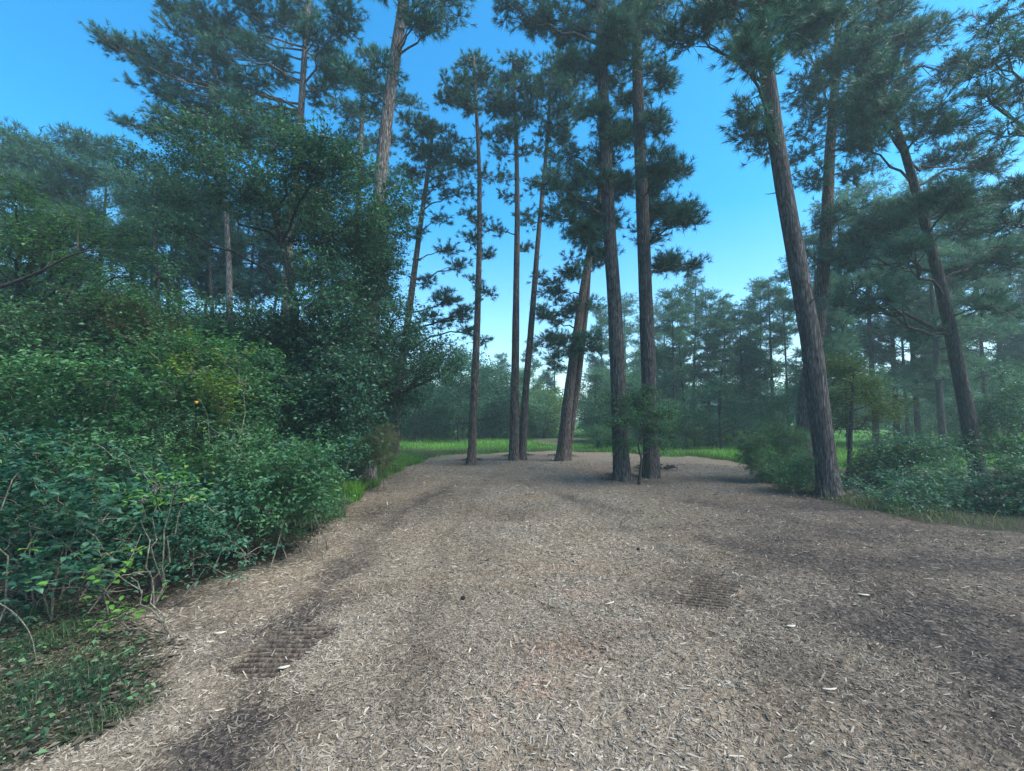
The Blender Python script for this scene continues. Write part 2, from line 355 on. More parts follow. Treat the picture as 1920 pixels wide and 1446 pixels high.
dkf = mth(nt, 'MULTIPLY', dkf, 1.0, True)
c1 = mix(nt, dkf, chipc, soil.outputs[0]); gr_ = attr(nt, 'groove_shade'); c1 = mix(nt, gr_.outputs['Fac'], c1, (.012, .010, .010)); ru = attr(nt, 'rust'); c1 = mix(nt, mth(nt, 'MULTIPLY', ru.outputs['Fac'], .9), c1, mix(nt, 1., c1, (1.25, .95, .82), 'MULTIPLY'))
under = ramp(nt, [(.3, (.010, .011, .008)), (.6, (.030, .030, .020)), (.8, (.085, .070, .050))], sp)
grassy = ramp(nt, [(.35, (.040, .090, .022)), (.7, (.085, .190, .040))], n3.outputs['Fac'])
farg = attr(nt, 'meadow'); und = mix(nt, farg.outputs['Fac'], under.outputs[0], grassy.outputs[0])
pa = attr(nt, 'path'); c2 = mix(nt, pa.outputs['Fac'], und, c1)
p = nt.nodes.new('ShaderNodeBsdfPrincipled'); p.inputs['Roughness'].default_value = .95; p.inputs['Specular IOR Level'].default_value = .1
nt.links.new(c2, p.inputs['Base Color'])
b = nt.nodes.new('ShaderNodeBump'); b.inputs['Strength'].default_value = .8; b.inputs['Distance'].default_value = .02
nt.links.new(sp, b.inputs['Height']); nt.links.new(b.outputs[0], p.inputs['Normal']); nt.links.new(p.outputs[0], out.inputs[0])
go = put('ground', g, m, kind='structure')
for nme, arr in (('groove_shade', np.clip(np.maximum(t1*smooth(.1, -.6, s1), t2*smooth(.1, -.6, s2)), 0, 1)*.85), ('rust', rustiness(V[:, 0], V[:, 1])), ('path', pm), ('dark', dm*(1-np.maximum(t1, t2))+tm), ('meadow', smooth(12.5, 15.5, V[:, 1]+.5*vnoise(V[:, 0], V[:, 1])))):  # near-black groove colour stands in for shade between tread ridges
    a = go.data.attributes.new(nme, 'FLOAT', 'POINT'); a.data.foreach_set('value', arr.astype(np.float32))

# ------------------------------------------------------------------ wood chips lying on the path
def chip_geo(g, x, y, L, W, T, rng, var, tilt=.25):
    mt_ = (rng.random(len(x)) < rustiness(x, y)*1.1).astype(int)
    n = len(x); a = rng.random(n)*2*math.pi
    z = height(x, y)
    d = np.stack([np.cos(a), np.sin(a), rng.normal(size=n)*tilt], 1); d = nrm(d)
    s = nrm(np.cross(d, nrm(np.array([0, 0, 1.]) + rng.normal(size=(n, 3))*.35))); u = np.cross(s, d)
    u = u*np.sign(u[:, 2:3])
    c = np.stack([x, y, z+T*.4], 1); L, W, T = L[:, None]/2, W[:, None]/2, T[:, None]
    tp = (.5+.5*rng.random((n, 1)))
    V = np.stack([c-d*L-s*W*tp, c-d*L+s*W*tp, c+d*L+s*W, c+d*L-s*W*tp, c-d*L*.8+u*T, c+d*L*.85+u*T*.8], 1)
    k = np.arange(n)*6
    q = np.concatenate([np.stack([k, k+4, k+5, k+3], 1), np.stack([k+1, k+2, k+5, k+4], 1)])
    g.add(V, q, np.tile(var, 2), np.tile(mt_, 2))
    t = np.concatenate([np.stack([k, k+1, k+4], 1), np.stack([k+2, k+3, k+5], 1)]) + g.n - n*6
    g.f3.append((t, np.tile(var, 2), np.tile(mt_, 2), np.zeros(2*n, bool)))
m, nt, out = newmat('reddish_chipped_wood'); a = attr(nt, 'var')
r = ramp(nt, [(0, (.080, .040, .026)), (.35, (.160, .110, .085)), (.7, (.26, .19, .150)), (.97, (.38, .30, .24))], a.outputs['Fac'])
p = nt.nodes.new('ShaderNodeBsdfPrincipled'); p.inputs['Roughness'].default_value = .85; nt.links.new(r.outputs[0], p.inputs['Base Color']); nt.links.new(p.outputs[0], out.inputs[0]); M['chip_red'] = m
m, nt, out = newmat('chipped_wood'); a = attr(nt, 'var')
r = ramp(nt, [(0, (.052, .043, .033)), (.35, (.128, .107, .085)), (.7, (.212, .183, .150)), (.97, (.355, .315, .265))], a.outputs['Fac'])
p = nt.nodes.new('ShaderNodeBsdfPrincipled'); p.inputs['Roughness'].default_value = .85; p.inputs['Specular IOR Level'].default_value = .2
nt.links.new(r.outputs[0], p.inputs['Base Color']); nt.links.new(p.outputs[0], out.inputs[0]); M['chip'] = m
g = Geo(); rng = np.random.default_rng(31)
def sector(n, r0, r1, a0=-56, a1=56, rng=rng):
    a = np.radians(rng.uniform(a0, a1, n)); r = np.sqrt(rng.uniform(r0*r0, r1*r1, n)); return r*np.sin(a), r*np.cos(a)
for n, r0, r1, s in ((150000, 1.7, 4.2, .72), (150000, 4.2, 8.5, .95), (60000, 8.5, 16, 1.4)):
    x, y = sector(n, r0, r1)
    pmk = path_mask(x, y); dmk = darkness(x, y); t1, _, t2, _ = treads(x, y)
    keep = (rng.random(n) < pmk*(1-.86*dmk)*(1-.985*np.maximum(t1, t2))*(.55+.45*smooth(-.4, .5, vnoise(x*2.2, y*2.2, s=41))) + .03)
    x, y = x[keep], y[keep]; n = len(x); dmk = dmk[keep]
    big = rng.random(n)**5
    L = (.012+.026*rng.random(n)+.07*big)*s; W = (.003+.006*rng.random(n)+.009*big)*s; T = (.0015+.003*rng.random(n))*s
    var = np.clip(rng.beta(2.2, 2.6, n) - .3*dmk + .10*big + .12*vnoise(x*1.5, y*1.5, s=44), 0, 1)
    chip_geo(g, x, y, L, W, T, rng, var)
put('wood_chips', g, [M['chip'], M['chip_red']], kind='stuff')
for px, py, L, W, ang, lab in [
        (1558, 1297, .085, .016, 0, 'long pale wood chip lying crosswise at lower right of the path'),
        (1484, 1175, .07, .028, 0, 'small white oval wood chip right of centre on the dark soil'),
        (1620, 1114, .09, .03, -.4, 'white rounded chip on the dark soil far to the right'),
        (532, 1252, .07, .028, .3, 'pale chip lying at the lower end of the left tread print'),
        (412, 1187, .08, .03, .2, 'pale flat chip beside the mossy left verge above the tread print'),
        (1145, 1130, .10, .018, .5, 'slim curved splinter lying right of the small dark spot mid path')]:
    c = gnd(px, py); cz = float(height(np.array([c[0]]), np.array([c[1]]))[0])
    t = np.linspace(-1, 1, 7); g = Geo(); prof = np.sqrt(np.clip(1-np.abs(t)**2.6, .06, 1))
    P = np.stack([t*L/2*math.cos(ang)-.1*L*(t*t)*math.sin(ang), t*L/2*math.sin(ang)+.1*L*t*t, np.full(7, .012)+.004*t], 1)
    tubes(g, P[None], (prof*W*.5)[None], 6, .97)
    g.v[0][:, 2] = .010+(g.v[0][:, 2]-.010)*.45
    put('wood_chip', g, M['chip'], origin=(c[0], c[1], cz+.002), label=lab, category='wood chip').data.transform(
        __import__('mathutils').Matrix.Translation((c[0], c[1], cz+.002)))

# ------------------------------------------------------------------ plants: generators
def ell(n, rng, shell=.55):
    q = runit(n, rng); return q*(shell+(1-shell)*rng.random((n, 1)))**.8
def trunk_pts(path, n):                       # smooth polyline through the given points
    path = np.asarray(path, float); L = np.concatenate([[0], np.cumsum(np.linalg.norm(np.diff(path, axis=0), axis=1))]); L /= L[-1]
    t = np.linspace(0, 1, n); P = np.stack([np.interp(t, L, path[:, k]) for k in range(3)], 1)
    ker = max(3, n//14)|1; pad = np.pad(P, ((ker//2, ker//2), (0, 0)), mode='reflect', reflect_type='odd')
    return np.stack([np.convolve(pad[:, k], np.ones(ker)/ker, 'valid') for k in range(3)], 1)
def trunk(g, path, r0, r1, sides=28, n=160, flare=.35, seed=0, rough=.035, mat=0):
    P = trunk_pts(path, n); z = P[:, 2]-P[0, 2]; t = np.linspace(0, 1, n)
    R = r0*(1-t)+r1*t; R = R*(1+flare*np.exp(-z/.28)) 
    d = nrm(np.gradient(P, axis=0)); a = nrm(np.cross(d, np.array([0, 1., 0.]))); b = np.cross(d, a)
    th = np.linspace(0, 2*math.pi, sides, endpoint=False)
    T, K = np.meshgrid(th, np.arange(n)); rad = R[K]
    lob = 1+(.12+flare*.6)*np.exp(-z[K]/.16)*np.sin(T*3+seed)*np.sin(T*2+seed*2)
    ns = vnoise(np.cos(T)*7+seed, np.sin(T)*7, z[K]*2.2, s=seed)*rough + vnoise(np.cos(T)*2+seed, np.sin(T)*2, z[K]*.8, s=seed+1)*rough
    rad = rad*(lob+ns)
    V = P[K] + a[K]*(np.cos(T)*rad)[..., None] + b[K]*(np.sin(T)*rad)[..., None]
    V[0, :, 2] -= .12
    i = np.arange(n-1)[:, None]*sides; k = np.arange(sides)[None]; k2 = (k+1) % sides
    g.add(V.reshape(-1, 3), np.stack([i+k, i+k2, i+k2+sides, i+k+sides], -1).reshape(-1, 4), 0, mat, True)
    return P, R
def limb_from(P, R, Cn, rise, tmin=.18):
    dist = np.linalg.norm((P-Cn)[:, :2], axis=1); want = Cn[2]-rise*dist
    k = int(np.argmin(np.abs(P[:, 2]-want))); k = max(k, int(len(P)*tmin)); k = min(k, len(P)-2)
    return P[k], R[k]
def pine_blob(gt, gc, P, R, Cn, rad, rng, dens=1., nl=.17, nw=.009, nn=26, rise=.35, fl=.5, mt=1):
    S, sr = limb_from(P, R, Cn, rise)
    L = np.linalg.norm(Cn-S); lr = min(sr*.4, .012+.015*L)
    lm = curve(S, Cn, 8, sag=rng.uniform(-.08, .08), wob=.025, rng=rng)
    tubes(gt, lm, np.linspace(lr, max(.010, lr*.35), 8)[None], 6)
    m = max(4, int(dens*15*(rad[0]*rad[1]*rad[2])**(1/3.)/.8))
    E = Cn + ell(m, rng, .35)*rad
    st = lm[0][rng.integers(4, 8, m)]
    sb = curve(st, E, 5, sag=-.05, wob=.04, rng=rng); tubes(gt, sb, np.tile(np.linspace(lr*.4, .007, 5), (m, 1)), 4)
    k = max(6, int(16*dens)); q = rng.normal(size=(m*k, 3))*np.array([.27, .27, .15])*min(1.3, max(.55, rad.mean()))
    T = np.repeat(E, k, 0)+q
    s2 = np.repeat(sb[:, 3], k, 0)*.35 + np.repeat(E, k, 0)*.65
    tw = np.stack([s2, (s2+T)/2+np.array([0, 0, -.02]), T], 1); tubes(gc, tw, np.tile([.006, .005, .003], (m*k, 1)), 3, 0, mt)
    dr = nrm(T-s2)+np.array([0, 0, fl])+rng.normal(size=T.shape)*.15
    cv = np.clip(np.repeat(rng.random(m), k)*.6 + rng.random(m*k)*.4, 0, 1)
    needles(gc, T, dr, nn, nl, nw, rng, 0, cv)
def leaf_blob(gt, gc, S, sr, Cn, rad, rng, n, size, clump=45, sig=.2, up=.5, fine=False, aspect=.6, limb=True, shell=.4, tw=True, mt=1, mat=0, var=None):
    m = max(3, n//clump); E = Cn + ell(m, rng, shell)*rad*np.where(rng.random((m, 1)) < .22, 1.15+.5*rng.random((m, 1)), .75+.3*rng.random((m, 1)))
    if limb:
        L = np.linalg.norm(Cn-S); lr = min(sr*.5, .012+.02*L)
        lm = curve(S, Cn, 8, sag=rng.uniform(-.05, .1), wob=.04, rng=rng)
        tubes(gt, lm, np.linspace(lr, max(.006, lr*.35), 8)[None], 6)
        st = lm[0][rng.integers(3, 8, m)]
    else: st = np.repeat(np.asarray(S)[None], m, 0); lr = .02
    kq = max(2, int(m*.3))
    if tw: tubes(gt, curve(st[:kq], E[:kq], 6, sag=.05, wob=.10, rng=rng), np.tile(np.linspace(max(.004, lr*.25), .0025, 6), (kq, 1)), 3)
    N = m*clump; dirs = nrm(E-st+rng.normal(size=E.shape)*.2)
    # leaves sit along little sprays that leave each shoot
    ns = max(2, clump//7); sp = nrm(np.repeat(dirs, ns, 0)*.5 + runit(m*ns, rng)*np.array([1, 1, .45])+np.array([0, 0, .1]))
    ln = sig*(.6+1.3*rng.random((m*ns, 1))); s0 = np.repeat(E, ns, 0)+rng.normal(size=(m*ns, 3))*sig*.4
    per = max(1, clump//ns); tt = rng.random((m*ns, per, 1))
    pos = (s0[:, None]+sp[:, None]*ln[:, None]*tt*1.6 + rng.normal(size=(m*ns, per, 3))*size*.35).reshape(-1, 3)
    if tw: tubes(gt, np.stack([s0, s0+sp*ln*.8+np.array([0, 0, -.01]), s0+sp*ln*1.5], 1), np.tile([.0035, .0028, .0015], (m*ns, 1)), 3)
    cv = np.repeat(rng.random(m), ns*per)*.5+np.repeat(rng.random(m*ns), per)*.25+rng.random(len(pos))*.25
    if var is not None: cv = np.clip(var+(cv-.5)*.6, 0, 1)
    leaves(gc, pos, size, rng, mat, cv, up, aspect, fine)
def grass_geo(g, x, y, hgt, wd, rng, lean=.35, var=None, z=None):
    n = len(x); z = height(x, y, False)-.01 if z is None else z
    a = rng.random(n)*2*math.pi; l = np.abs(rng.normal(size=n))*lean
    b = np.stack([x, y, z], 1); H = hgt*(.5+rng.random(n)); d = np.stack([np.cos(a)*l, np.sin(a)*l, np.ones(n)], 1)
    s = np.stack([-np.sin(a), np.cos(a), np.zeros(n)], 1)*wd[:, None]*.5
    m1 = b+d*H[:, None]*.55; tip = b+np.stack([np.cos(a)*l*2, np.sin(a)*l*2, np.ones(n)], 1)*H[:, None]*np.array([1, 1, .92])
    V = np.stack([b-s, b+s, m1+s*.7, m1-s*.7, tip], 1); k = np.arange(n)*5
    var = rng.random(n) if var is None else var
    g.add(V, np.stack([k, k+1, k+2, k+3], 1), var, 0)
    g.f3.append((np.stack([k+3, k+2, k+4], 1)+g.n-5*n, var, np.zeros(n), np.zeros(n, bool)))

# hero pine: trunk given by picture points at one distance, foliage masses by centre and half sizes
def hero_pine(label, Y, pts, w0, w1, blobs, seed, bark='bark', leaf='pine', dens=1., lean_y=0., name='pine_tree', group=None, fill=0, nw=.0115, R_=None, sides=28, nn=28, flare=.3, blk=1., basey=None, extra=None):
    rng = np.random.default_rng(seed)
    b = at(*pts[0], Y); b[2] = hz(b[0], b[1])
    path = [b] + [at(x, y, Y+lean_y*(i+1)) for i, (x, y) in enumerate(pts[1:])]
    r0 = w0*.40/F*Y; r1 = w1*.42/F*Y
    root = thing(name, label, 'tree', b, group); global thing_last; thing_last = root.name
    gt, gc = Geo(), Geo(); P, R = trunk(gt, path, r0, r1, sides=sides, seed=seed, flare=flare)
    R_ = R_ or 2.2
    for q in blobs:
        x, y, rx, ry = q[:4]; dn = q[4] if len(q) > 4 else 1.
        tx = np.interp(y, [p[1] for p in pts][::-1], [p[0] for p in pts][::-1]); dx = (x-tx)/F*Y
        D = math.sqrt(max(.25, R_*R_-dx*dx)); off = rng.uniform(-.7, .7)*D
        Cn = at(x, y, Y+off); rad = np.array([rx/F*Y, (rx+ry)/2/F*Y, ry/F*Y])
        pine_blob(gt, gc, P, R, Cn, rad, rng, dens*dn, nw=nw, nn=nn)
    ks = rng.integers(int(len(P)*.12), int(len(P)*.8), 16); an = rng.uniform(0, 6.28, 16)
    dd = np.stack([np.cos(an), np.sin(an), rng.uniform(-.1, .5, 16)], 1); L_ = (.06+.22*rng.random(16)**2)[:, None]
    tubes(gt, curve(P[ks]+dd*R[ks][:, None]*.7, P[ks]+dd*(R[ks][:, None]+L_), 4, wob=.05, rng=rng), np.tile([.014, .011, .009, .004], (16, 1)), 5)
    for _ in range(fill):                                   # masses on the far side of the crown
        x, y, rx, ry = blobs[rng.integers(len(blobs))][:4]
        Cn = at(x+rng.uniform(-15, 15), y+rng.uniform(-15, 10), Y+R_*rng.uniform(.4, 1.)); rad = np.array([rx, (rx+ry)/2, ry])/F*Y*.8
        pine_blob(gt, gc, P, R, Cn, rad, rng, dens*.7, nw=nw, nn=nn)
    if extra: extra(gt, gc, P, R, rng)
    put('trunk', gt, [M[bark]], root, b)
    put('crown', gc, [M[leaf], M['twig_dark']], root, b)
    return root

def broad(label, Y, base, pts, w0, w1, blobs, seed, leaf='oak', bark='bark_dark', size=.06, n=1., name='broadleaf_tree', cat='tree', R_=1.2, fine=False, up=.5, group=None, sig=.2, clump=42, aspect=.6, tw=True):
    rng = np.random.default_rng(seed); b = at(*base, Y); b[2] = hz(b[0], b[1])
    path = [b] + [at(x, y, Y) for x, y in pts]
    root = thing(name, label, cat, b, group); gt, gc = Geo(), Geo()
    P, R = trunk(gt, path, w0/2/F*Y, w1/2/F*Y, sides=14, n=70, seed=seed)
    for q in blobs:
        x, y, rx, ry = q[:4]; dn = q[4] if len(q) > 4 else 1.
        Cn = at(x, y, Y+rng.uniform(-1, 1)*R_); rad = np.array([rx/F*Y, max(.25, (rx+ry)/2/F*Y), ry/F*Y])
        S, sr = limb_from(P, R, Cn, .5, .25)
        cnt = int(dn*n*7500*(rad[0]*rad[2])/(size/.06)**1.8)
        leaf_blob(gt, gc, S, sr, Cn, rad, rng, max(clump*3, cnt), size, clump, sig, up, fine, aspect, tw=tw)
    put('trunk', gt, [M[bark]], root, b); put('crown', gc, [M[leaf]], root, b)
    return root

def shrub(label, Y, base, blobs, seed, leaf='teal', stem='twig', size=.04, n=1., stems=6, fine=False, up=.45, name='shrub', cat='shrub', sig=.13, clump=35, aspect=.55, depth=.5, part='foliage', sr=.008, group=None, ndl=False, accent=None):
    rng = np.random.default_rng(seed); b = at(*base, Y); b[2] = hz(b[0], b[1])
    root = thing(name, label, cat, b, group); gt, gc = Geo(), Geo()
    for q in blobs:
        x, y, rx, ry = q[:4]; dn = q[4] if len(q) > 4 else 1.
        Cn = at(x, y, Y+rng.uniform(-.6, .6)*depth); rad = np.array([rx/F*Y, max(.18, (rx+ry)/2/F*Y, depth*.7), ry/F*Y])
        k_ = 0. if name in ('sapling', 'seedling') else 1.
        s = b+np.array([rng.normal()*.22+(Cn[0]-b[0])*.55, rng.normal()*.18, 0])*k_; s[2] = hz(s[0], s[1])-.02
        for _ in range(max(1, stems//len(blobs))):
            s2 = s+rng.normal(size=3)*np.array([.12, .12, 0])*k_; e = Cn+rng.normal(size=3)*rad*.35
            tubes(gt, curve(s2, e, 8, sag=.06, wob=.05, rng=rng), np.linspace(sr, sr*.4, 8)[None], 5)
        if ndl:
            m = max(4, int(dn*n*60*rad[0]*rad[2]/.2)); E = Cn+ell(m, rng, .2)*rad
            st = Cn+(E-Cn)*.4; T = np.repeat(E, 5, 0)+rng.normal(size=(m*5, 3))*.07; s0 = np.repeat(st, 5, 0)*.3+np.repeat(E, 5, 0)*.7
            tubes(gt, np.stack([s0, T], 1), np.tile([.004, .002], (m*5, 1)), 3)
            needles(gc, T, nrm(T-s0)+np.array([0, 0, .35]), 14, ndl, .006, rng, 0, np.repeat(rng.random(m), 5))
            continue
        cnt = int(dn*n*17000*(rad[0]*rad[2])/(size/.04)**1.8)
        leaf_blob(gt, gc, s, .02, Cn, rad, rng, max(clump*3, cnt), size, clump, sig, up, fine, aspect, limb=False, shell=.3, tw=False)
        # shoots that carry the sprays
        m = min(14, max(4, cnt//(clump*6))); E = Cn+ell(m, rng, .5)*rad
        tubes(gt, curve(Cn+(E-Cn)*-.2, E, 5, sag=.05, wob=.06, rng=rng), np.tile(np.linspace(.006, .002, 5), (m, 1)), 4)
    if not ndl and name == 'shrub' and Y < 8 and n > .5:
        for _ in range(9):
            q = blobs[rng.integers(len(blobs))]; Cn = at(q[0], q[1], Y-.1); e = Cn+np.array([rng.normal()*.35, -.15-.3*rng.random(), .15+.45*rng.random()])
            cv_ = curve(Cn, e, 12, sag=.12, wob=.03, rng=rng)[0]; tubes(gt, cv_[None], np.linspace(.006, .002, 12)[None], 4)
            kk = np.repeat(np.arange(3, 12), 6); leaves(gc, cv_[kk]+rng.normal(size=(len(kk), 3))*size*.55, size, rng, 0, np.full(len(kk), .55), .9, aspect, fine)
    put('stem', gt, [M[stem]], root, b); put(part, gc, [M[leaf]], root, b)
    return root
exec_trees = True
# ------------------------------------------------------------------ the pines round the clearing
hero_pine('thick rough-barked pine leaning left at the right edge of the path, nearest trunk', 8.6,
    [(1556, 932), (1540, 800), (1521, 640), (1500, 520), (1478, 400), (1455, 260), (1436, 120), (1420, 20), (1404, -120), (1396, -300)], 46, 25,
    [(1330, 30, 70, 35), (1420, 50, 60, 50), (1470, 20, 60, 40), (1290, 60, 35, 25), (1400, 110, 40, 30), (1400, 240, 35, 25), (1430, 285, 30, 22, .8), (1500, 60, 45, 35),
     (1380, -60, 110, 60), (1480, -80, 90, 60), (1400, -200, 120, 60), (1350, -10, 60, 40), (1415, 200, 28, 26, .7), (1560, 20, 50, 40)], 101, dens=1.15, R_=2.0, flare=.22)
hero_pine('slim pine standing just behind the thick leaning trunk, emerging on its right', 12.0,
    [(1503, 868), (1512, 740), (1532, 620), (1546, 480), (1552, 380), (1556, 280), (1566, 160), (1572, 60), (1575, -30)], 38, 12,
    [(1510, 90, 40, 28), (1600, 100, 45, 30), (1640, 60, 50, 35), (1530, 150, 40, 28), (1610, 170, 45, 30), (1520, 230, 38, 26), (1595, 240, 45, 30), (1500, 180, 30, 25), (1640, 130, 40, 30),
     (1525, 330, 30, 24), (1600, 320, 40, 25), (1535, 410, 28, 20, .8), (1590, 400, 32, 22, .8), (1510, 290, 28, 22), (1540, 480, 22, 20, .7), (1580, 10, 60, 40), (1560, -60, 70, 45), (1650, 0, 50, 35)], 102, 'bark_red', dens=1.0, R_=2.2)
hero_pine('pine at far right with long drooping sprays, its trunk leaning left over the shrubs', 10.5,
    [(1836, 880), (1803, 720), (1780, 610), (1760, 520), (1738, 430), (1718, 360), (1692, 270), (1662, 190), (1640, 120), (1625, 60)], 31, 10,
    [(1600, 120, 60, 30, 1.2), (1680, 100, 70, 30, 1.2), (1740, 60, 60, 30), (1780, 130, 55, 30), (1640, 220, 55, 30, 1.3), (1740, 230, 65, 30, 1.2), (1690, 170, 60, 28), (1610, 270, 50, 30),
     (1790, 290, 60, 25), (1850, 310, 45, 22), (1700, 400, 60, 30, 1.3), (1790, 370, 65, 25, 1.2), (1640, 440, 60, 35, 1.2), (1600, 480, 45, 35), (1820, 420, 40, 22), (1690, 470, 40, 28), (1830, 500, 50, 28), (1890, 480, 40, 26),
     (1650, 560, 50, 30), (1860, 570, 50, 28), (1720, 620, 40, 24, .8), (1590, 560, 35, 28, .8), (1870, 370, 40, 22), (1620, 170, 50, 30), (1640, 40, 60, 35), (1560, 200, 40, 25, .8)], 103, 'bark_dark', dens=1.15, R_=2.3, nw=.011)
hero_pine('pine off the right edge, only its hanging sprays and a thin stem in the frame', 8.2,
    [(2060, 960), (2040, 700), (2020, 500), (1990, 300), (1975, 100), (1960, -60)], 40, 14,
    [(1880, 40, 45, 30), (1860, 110, 50, 28), (1900, 170, 40, 28), (1850, 180, 30, 20, .7), (1890, 250, 35, 22, .8), (1930, 350, 40, 30), (1900, 420, 30, 25, .7), (1960, 60, 60, 40), (1990, 220, 60, 40), (1940, -50, 80, 40)], 104, 'bark_dark', R_=1.6, dens=.9)
hero_pine('left of the two straight pines standing close together right of centre', 10.9,
    [(1166, 896), (1158, 700), (1152, 560), (1143, 440), (1136, 300), (1130, 150), (1126, 20), (1122, -120), (1120, -260)], 37, 18,
    [(1060, 60, 45, 28), (1010, 30, 45, 25), (1100, 20, 45, 30), (1160, 40, 40, 30), (1080, 130, 40, 25, .8), (1110, 330, 40, 35), (1070, 370, 35, 30), (1120, 400, 30, 30, .9), (1150, 260, 30, 25), (1060, 290, 30, 22, .8),
     (1090, 440, 30, 24), (1050, 410, 28, 22, .8), (1000, -20, 60, 35), (1090, -60, 70, 40), (1160, -100, 70, 50), (1080, -160, 80, 50), (1150, 150, 28, 25, .7), (1040, 340, 28, 22, .8), (960, 10, 35, 20, .7), (1140, 350, 30, 26), (1130, 420, 30, 24), (1125, 300, 26, 22), (1130, 220, 30, 24), (1120, 120, 30, 28), (1135, 470, 22, 18, .8), (1145, 60, 34, 30)], 105, 'bark', R_=1.8, dens=1.3)
hero_pine('right of the two straight pines close together, with a brushy sapling at its foot', 11.3,
    [(1222, 884), (1216, 700), (1210, 540), (1205, 400), (1199, 250), (1194, 100), (1190, -20), (1187, -150), (1185, -280)], 36, 18,
    [(1230, 60, 35, 28), (1170, 100, 30, 30), (1240, 140, 30, 24), (1180, 180, 28, 26), (1230, 220, 30, 26), (1180, 260, 28, 28), (1240, 310, 40, 26), (1270, 320, 26, 16), (1250, 400, 50, 24, 1.2), (1285, 410, 28, 18), (1225, 350, 30, 24), (1175, 340, 26, 26),
     (1215, 440, 30, 20, .8), (1260, 500, 35, 24), (1300, 495, 22, 18, .7), (1215, 0, 50, 35), (1250, -40, 60, 40), (1180, -120, 80, 50), (1230, -180, 70, 50), (1180, 40, 35, 30)], 106, 'bark', R_=1.7, dens=1.35)
hero_pine('leaning double-stemmed pine with a reddish trunk behind the two straight pines', 15.6,
    [(1053, 858), (1066, 740), (1080, 640), (1094, 540), (1108, 460), (1120, 400), (1128, 340)], 27, 12,
    [(1040, 540, 30, 22), (1080, 500, 30, 24), (1120, 480, 28, 22), (1050, 590, 34, 24), (1100, 570, 30, 24), (1030, 640, 30, 22), (1075, 640, 28, 20), (1110, 640, 22, 20), (1120, 420, 28, 24), (1020, 590, 24, 18, .8), (1040, 680, 24, 18, .7), (1090, 440, 28, 20)], 107, 'bark_red', R_=1.3, dens=1.1, nw=.013,
    extra=lambda gt, gc, P, R, rng: trunk(gt, [P[0]+np.array([.17, .1, 0]), P[45]+np.array([.30, .1, 0]), P[90]+np.array([.22, .1, 0]), P[120]], R[0]*.55, .06, sides=16, n=60, flare=.3, seed=9))
hero_pine('slender single pine at the left end of the clearing, small tufts down its trunk', 14.4,
    [(884, 866), (889, 740), (895, 600), (899, 450), (899, 320), (894, 220), (890, 150), (888, 105)], 20, 6,
    [(885, 110, 30, 20), (850, 160, 28, 18), (915, 150, 28, 20), (880, 150, 30, 20), (935, 185, 22, 16), (845, 185, 22, 14), (890, 200, 34, 18), (905, 250, 30, 16, .8), (870, 290, 22, 14, .7), (915, 330, 22, 14, .7), (880, 350, 18, 12, .6), (905, 420, 18, 12, .7), (885, 450, 14, 12, .6),
     (910, 480, 14, 12, .6), (890, 530, 14, 12, .5), (915, 545, 12, 10, .5), (905, 640, 12, 8, .4), (880, 400, 14, 10, .5)], 108, 'bark_red', R_=1.0, dens=.95, nw=.016, sides=18)
hero_pine('straight thin pine, left stem of the close pair in the centre of the clearing', 15.4,
    [(963, 859), (966, 700), (968, 540), (970, 400), (969, 300), (966, 220), (963, 150), (962, 110)], 22, 6,
    [(965, 120, 26, 20), (945, 150, 24, 18), (985, 160, 24, 18), (960, 190, 30, 20), (935, 210, 24, 16), (990, 215, 22, 16), (955, 250, 28, 18), (985, 280, 18, 14, .7), (940, 290, 22, 14, .7), (950, 370, 16, 12, .6), (985, 400, 14, 10, .5), (930, 430, 20, 12, .6), (985, 470, 10, 8, .5), (950, 330, 20, 10, .6)], 109, 'bark_red', R_=1.0, dens=1., nw=.016, sides=18)
hero_pine('thin pine leaning right, right stem of the close pair in the centre', 15.6,
    [(979, 857), (985, 740), (997, 600), (1008, 460), (1018, 350), (1025, 280), (1030, 200), (1033, 130)], 18, 6,
    [(1035, 130, 30, 22), (1060, 110, 28, 20), (1015, 160, 26, 20), (1075, 160, 26, 18), (1040, 180, 34, 22), (1005, 200, 22, 16), (1065, 215, 30, 18), (1030, 240, 30, 18), (1090, 200, 20, 14), (1055, 270, 24, 16, .8), (1010, 280, 20, 14, .7), (1045, 320, 18, 12, .6), (1000, 350, 16, 10, .5), (1010, 520, 12, 8, .4), (995, 420, 12, 8, .4)], 110, 'bark_red', R_=1.1, dens=1.05, nw=.016, sides=18)
hero_pine('slim pine rising left of the clearing with long sprays reaching right', 15.0,
    [(738, 830), (748, 720), (765, 600), (778, 500), (790, 410), (800, 340), (808, 280), (812, 235)], 22, 7,
    [(815, 245, 34, 20), (780, 270, 32, 20), (845, 280, 28, 18), (810, 300, 36, 20), (860, 310, 22, 14), (770, 320, 24, 16), (830, 340, 30, 16, .8), (780, 365, 22, 14, .8), (850, 370, 20, 12, .7), (820, 410, 18, 12, .6), (780, 440, 18, 12, .6), (830, 470, 22, 10, .7), (860, 500, 22, 12, .8), (800, 530, 22, 12, .7),
     (840, 560, 30, 14, 1.), (868, 590, 22, 14, 1.), (810, 600, 30, 14, .9), (880, 620, 14, 10, .8), (770, 230, 24, 16), (750, 400, 20, 14, .6)], 111, 'bark_red', R_=1.3, dens=1., nw=.016, sides=18)
